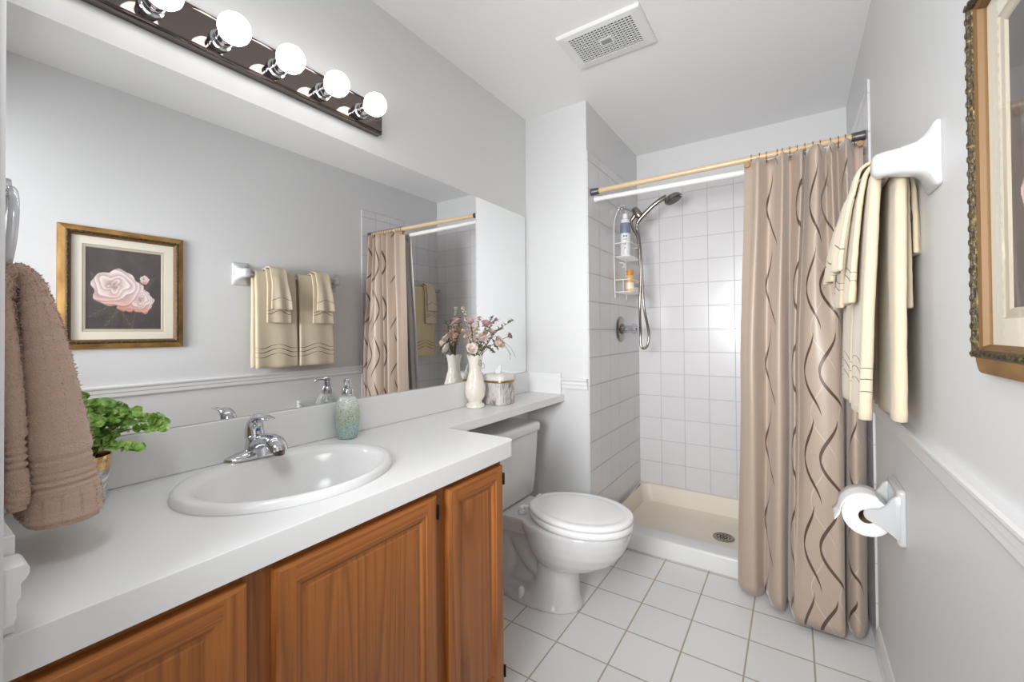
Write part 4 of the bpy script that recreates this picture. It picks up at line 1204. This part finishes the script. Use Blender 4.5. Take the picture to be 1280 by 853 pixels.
roses = [
    ('white_rose', (-.012, -.035, 1.132), .026, (.30, -.7, .45), (240, 228, 218), 'cream white rose lowest in the vase, over its rim'),
    ('pink_rose', (.032, -.02, 1.180), .025, (.4, -.6, .6), (224, 204, 198), 'dusty pink rose in the middle of the bouquet, above the white rose'),
    ('pink_rose', (.105, -.01, 1.158), .031, (.8, -.4, .45), (224, 202, 188), 'large pale pink rose leaning right over the tissue box'),
    ('pink_rose', (.050, .02, 1.246), .023, (.2, -.4, .9), (196, 160, 158), 'mauve pink rose at the top of the bouquet'),
    ('pink_rose', (-.022, .015, 1.258), .020, (-.2, -.4, .9), (214, 184, 178), 'small pink rose at the upper left of the bouquet'),
    ('rosebud', (.158, .015, 1.190), .015, (.9, -.2, .5), (150, 112, 116), 'closed mauve rosebud at the far right of the bouquet'),
    ('pink_rose', (-.036, .0, 1.190), .015, (-.4, -.6, .6), (224, 192, 174), 'small peach rose at the left of the bouquet'),
    ('pink_rose', (.075, .035, 1.21), .018, (.5, .2, .8), (216, 196, 188), 'small pale rose behind the large pale pink rose'),
]
for i, (nm, (a, b, z), r_, d, rgb, lb) in enumerate(roses):
    c = at(a, b, z); dd = Rv*d[0]+Fv*d[1]+Vector((0, 0, d[2]))
    if c.x < XL+.03: c.x = XL+.03
    t = thing(nm, lb, 'flower', (c.x, c.y, c.z), 'roses in the vase')
    obj('bloom', rose_bloom(c, dd, r_, i), simple('petal_%d' % i, rgb, .7, var=.10, scale=60), t, angle=180, mods=[('SOLIDIFY', dict(thickness=.0007))])
    ps = flower_stem(c-dd.normalized()*r_*.5)
    obj('stem', MB().tube(ps, .0014, 6), STEM, t)
    g = MB()
    for k in range(4):
        a_ = 2*PI*k/4+i; sd = dd.cross(Vector((math.cos(a_), math.sin(a_), .3)))
        leaf(g.bm, c-dd.normalized()*r_*.5, sd+dd*.25, dd, r_*1.0, r_*.28)
    obj('calyx', g, DRYL, t, angle=180)
    g = MB(); leaf(g.bm, Vector(ps[12]), Vector((rnd.uniform(-1, 1), rnd.uniform(-1, 1), .6)), Vector((0, 0, 1)), .024, .008)
    obj('leaf', g, DRYL, t, angle=180)
sprigs = [((-.055, -.005, 1.318), (232, 222, 206), 'tallest pale sprig at the top of the bouquet'),
          ((.170, .0, 1.258), (112, 116, 92), 'long grey green sprig reaching up to the right'),
          ((.100, .01, 1.268), (168, 128, 132), 'thin mauve sprig in the right half of the bouquet'),
          ((-.050, -.03, 1.215), (222, 190, 176), 'peach blossom sprig at the left of the bouquet'),
          ((.020, .025, 1.275), (206, 184, 168), 'pale blossom sprig at the top middle of the bouquet'),
          ((.165, -.03, 1.105), (108, 104, 84), 'bare bent twig drooping right over the tissue box'),
          ((-.020, .03, 1.228), (196, 160, 120), 'tan dried sprig behind the small pink roses'),
          ((.06, -.03, 1.215), (176, 150, 120), 'tan dried sprig between the pink roses'),
          ((.075, .045, 1.276), (110, 112, 88), 'grey green sprig at the top right of the bouquet'),
          ((.040, -.05, 1.130), (126, 120, 82), 'olive dried leaves just right of the white rose'),
          ((.128, .02, 1.225), (176, 140, 136), 'mauve blossom sprig between the rosebud and the grey green sprig'),
          ((.000, .0, 1.225), (228, 204, 188), 'pale peach blossoms in the heart of the bouquet'),
          ((.085, -.01, 1.115), (110, 106, 80), 'olive dried leaves below the large pale pink rose')]
for i, ((a, b, z), rgb, lb) in enumerate(sprigs):
    c = at(a, b, z)
    if c.x < XL+.02: c.x = XL+.02
    t = thing('dried_sprig', lb, 'flower', (c.x, c.y, c.z), 'dried sprigs in the vase')
    ps = flower_stem(c, 1.2 if i != 5 else 4)
    obj('stem', MB().tube(ps, .0011, 6), STEM, t)
    g = MB(); rn = random.Random(i+20); m = simple('sprig_%d' % i, rgb, .75, var=.18, scale=90)
    if i == 5:
        g.tube(spl([ps[-5], Vector(ps[-3])+Vector((.01, .012, .004)), Vector(ps[-1])+Vector((.012, .018, -.012))], 4), .0009, 5)
        g.tube(spl([ps[-3], Vector(ps[-2])+Vector((-.006, .012, -.006)), Vector(ps[-1])+Vector((-.012, .012, -.022))], 4), .0009, 5)
    else:
        for p in ps[9:]:
            for k in range(2 if i in (1, 8) else 4):
                o_ = Vector((rn.uniform(-1, 1), rn.uniform(-1, 1), rn.uniform(-.4, .8)))*(.009 if i not in (1, 8) else .006)
                if i in (1, 8): leaf(g.bm, Vector(p), o_+Vector((0, 0, .004)), Vector((.3, .2, 1)), .016, .0055)
                else:
                    for s_ in range(3):
                        leaf(g.bm, Vector(p)+o_*.6, Vector((rn.uniform(-1, 1), rn.uniform(-1, 1), rn.uniform(-.2, 1))), Vector((rn.uniform(-1, 1), .2, 1)), rn.uniform(.006, .010), rn.uniform(.0025, .0045))
    obj('buds', g, m, t, angle=180)

# tissue box
TX, TYb = -1.188, 1.672
t = thing('tissue_box_cover', 'marbled rounded tissue box cover with gold band on the shelf', 'tissue box', (TX, TYb, ZT))
MARW = NT('brown_marble'); q = MARW.noise(16., MARW.co(scale=(1.6, 1.6, .6), rot=(0, 0, .6)), 6., .65, 1.6)
MARW.set(Base__Color=MARW.ramp(q, [(.36, lin((120, 110, 106))), (.46, lin((176, 168, 164))), (.55, lin((214, 210, 207))), (.66, lin((190, 180, 174))), (.8, lin((150, 136, 128)))]), Roughness=.18, Coat__Weight=.3); MARW = MARW.m
def rr3(h, k, z, r_=.030): return [(x, y, ZT+z) for x, y in rrect(TX-h+k, TX+h-k, TYb-h+k, TYb+h-k, max(.012, r_-k*.6), 8)]
H = .063
g = MB(); g.loft([rr3(H, .004, 0), rr3(H, .001, .003), rr3(H, 0, .008), rr3(H, 0, .104)]); obj('body', g, MARW, t, angle=60)
g = MB(); g.loft([rr3(H, -.0006, .104), rr3(H, -.0012, .105), rr3(H, -.0012, .114), rr3(H, -.0006, .115)]); obj('gold_band', g, simple('brushed_gold', (168, 146, 92), .3, .8), t, angle=60)
g = MB()
lidr = [rr3(H, 0, .115), rr3(H, 0, .130), rr3(H, .004, .139), rr3(H, .012, .1445), rr3(H, .022, .1465)]
slot_ = [(TX+.019*math.cos(2*PI*i/36), TYb+.034*math.sin(2*PI*i/36), ZT+.1275) for i in range(36)]
# align the oval slot with the lid outline
def align(ring, c): return sorted(ring, key=lambda p: math.atan2(p[1]-c[1], p[0]-c[0]))
lid_al = [align(r_, (TX, TYb)) for r_ in lidr]
sl = [(TX+.019*math.cos(a), TYb+.034*math.sin(a), ZT+.147) for a in [math.atan2(p[1]-TYb, p[0]-TX) for p in lid_al[-1]]]
g.loft(lid_al+[sl, [(x, y, ZT+.134) for x, y, z in sl]], cap=False)
obj('lid', g, simple('pale_marble_lid', (222, 219, 216), .2, var=.04, scale=18), t, angle=60)
g = MB(); rows = []
for i in range(9):
    h = i/8; row = []
    for k in range(18):
        a = 2*PI*k/18; fo = 1+.35*math.sin(3*a+1)*h
        row.append((TX+.004*h+(.013*(1-h)**.8+.0012)*math.cos(a)*fo, TYb+.010*h-.004+(.027*(1-h)**.75+.0015)*math.sin(a)*fo, ZT+.129+.056*h+.004*math.sin(2*a)*h))
    rows.append(row)
g.loft(rows)
tag(obj('tissue', g, PAPER, angle=180), 'white tissue peaking out of the marbled tissue box cover', 'tissue')
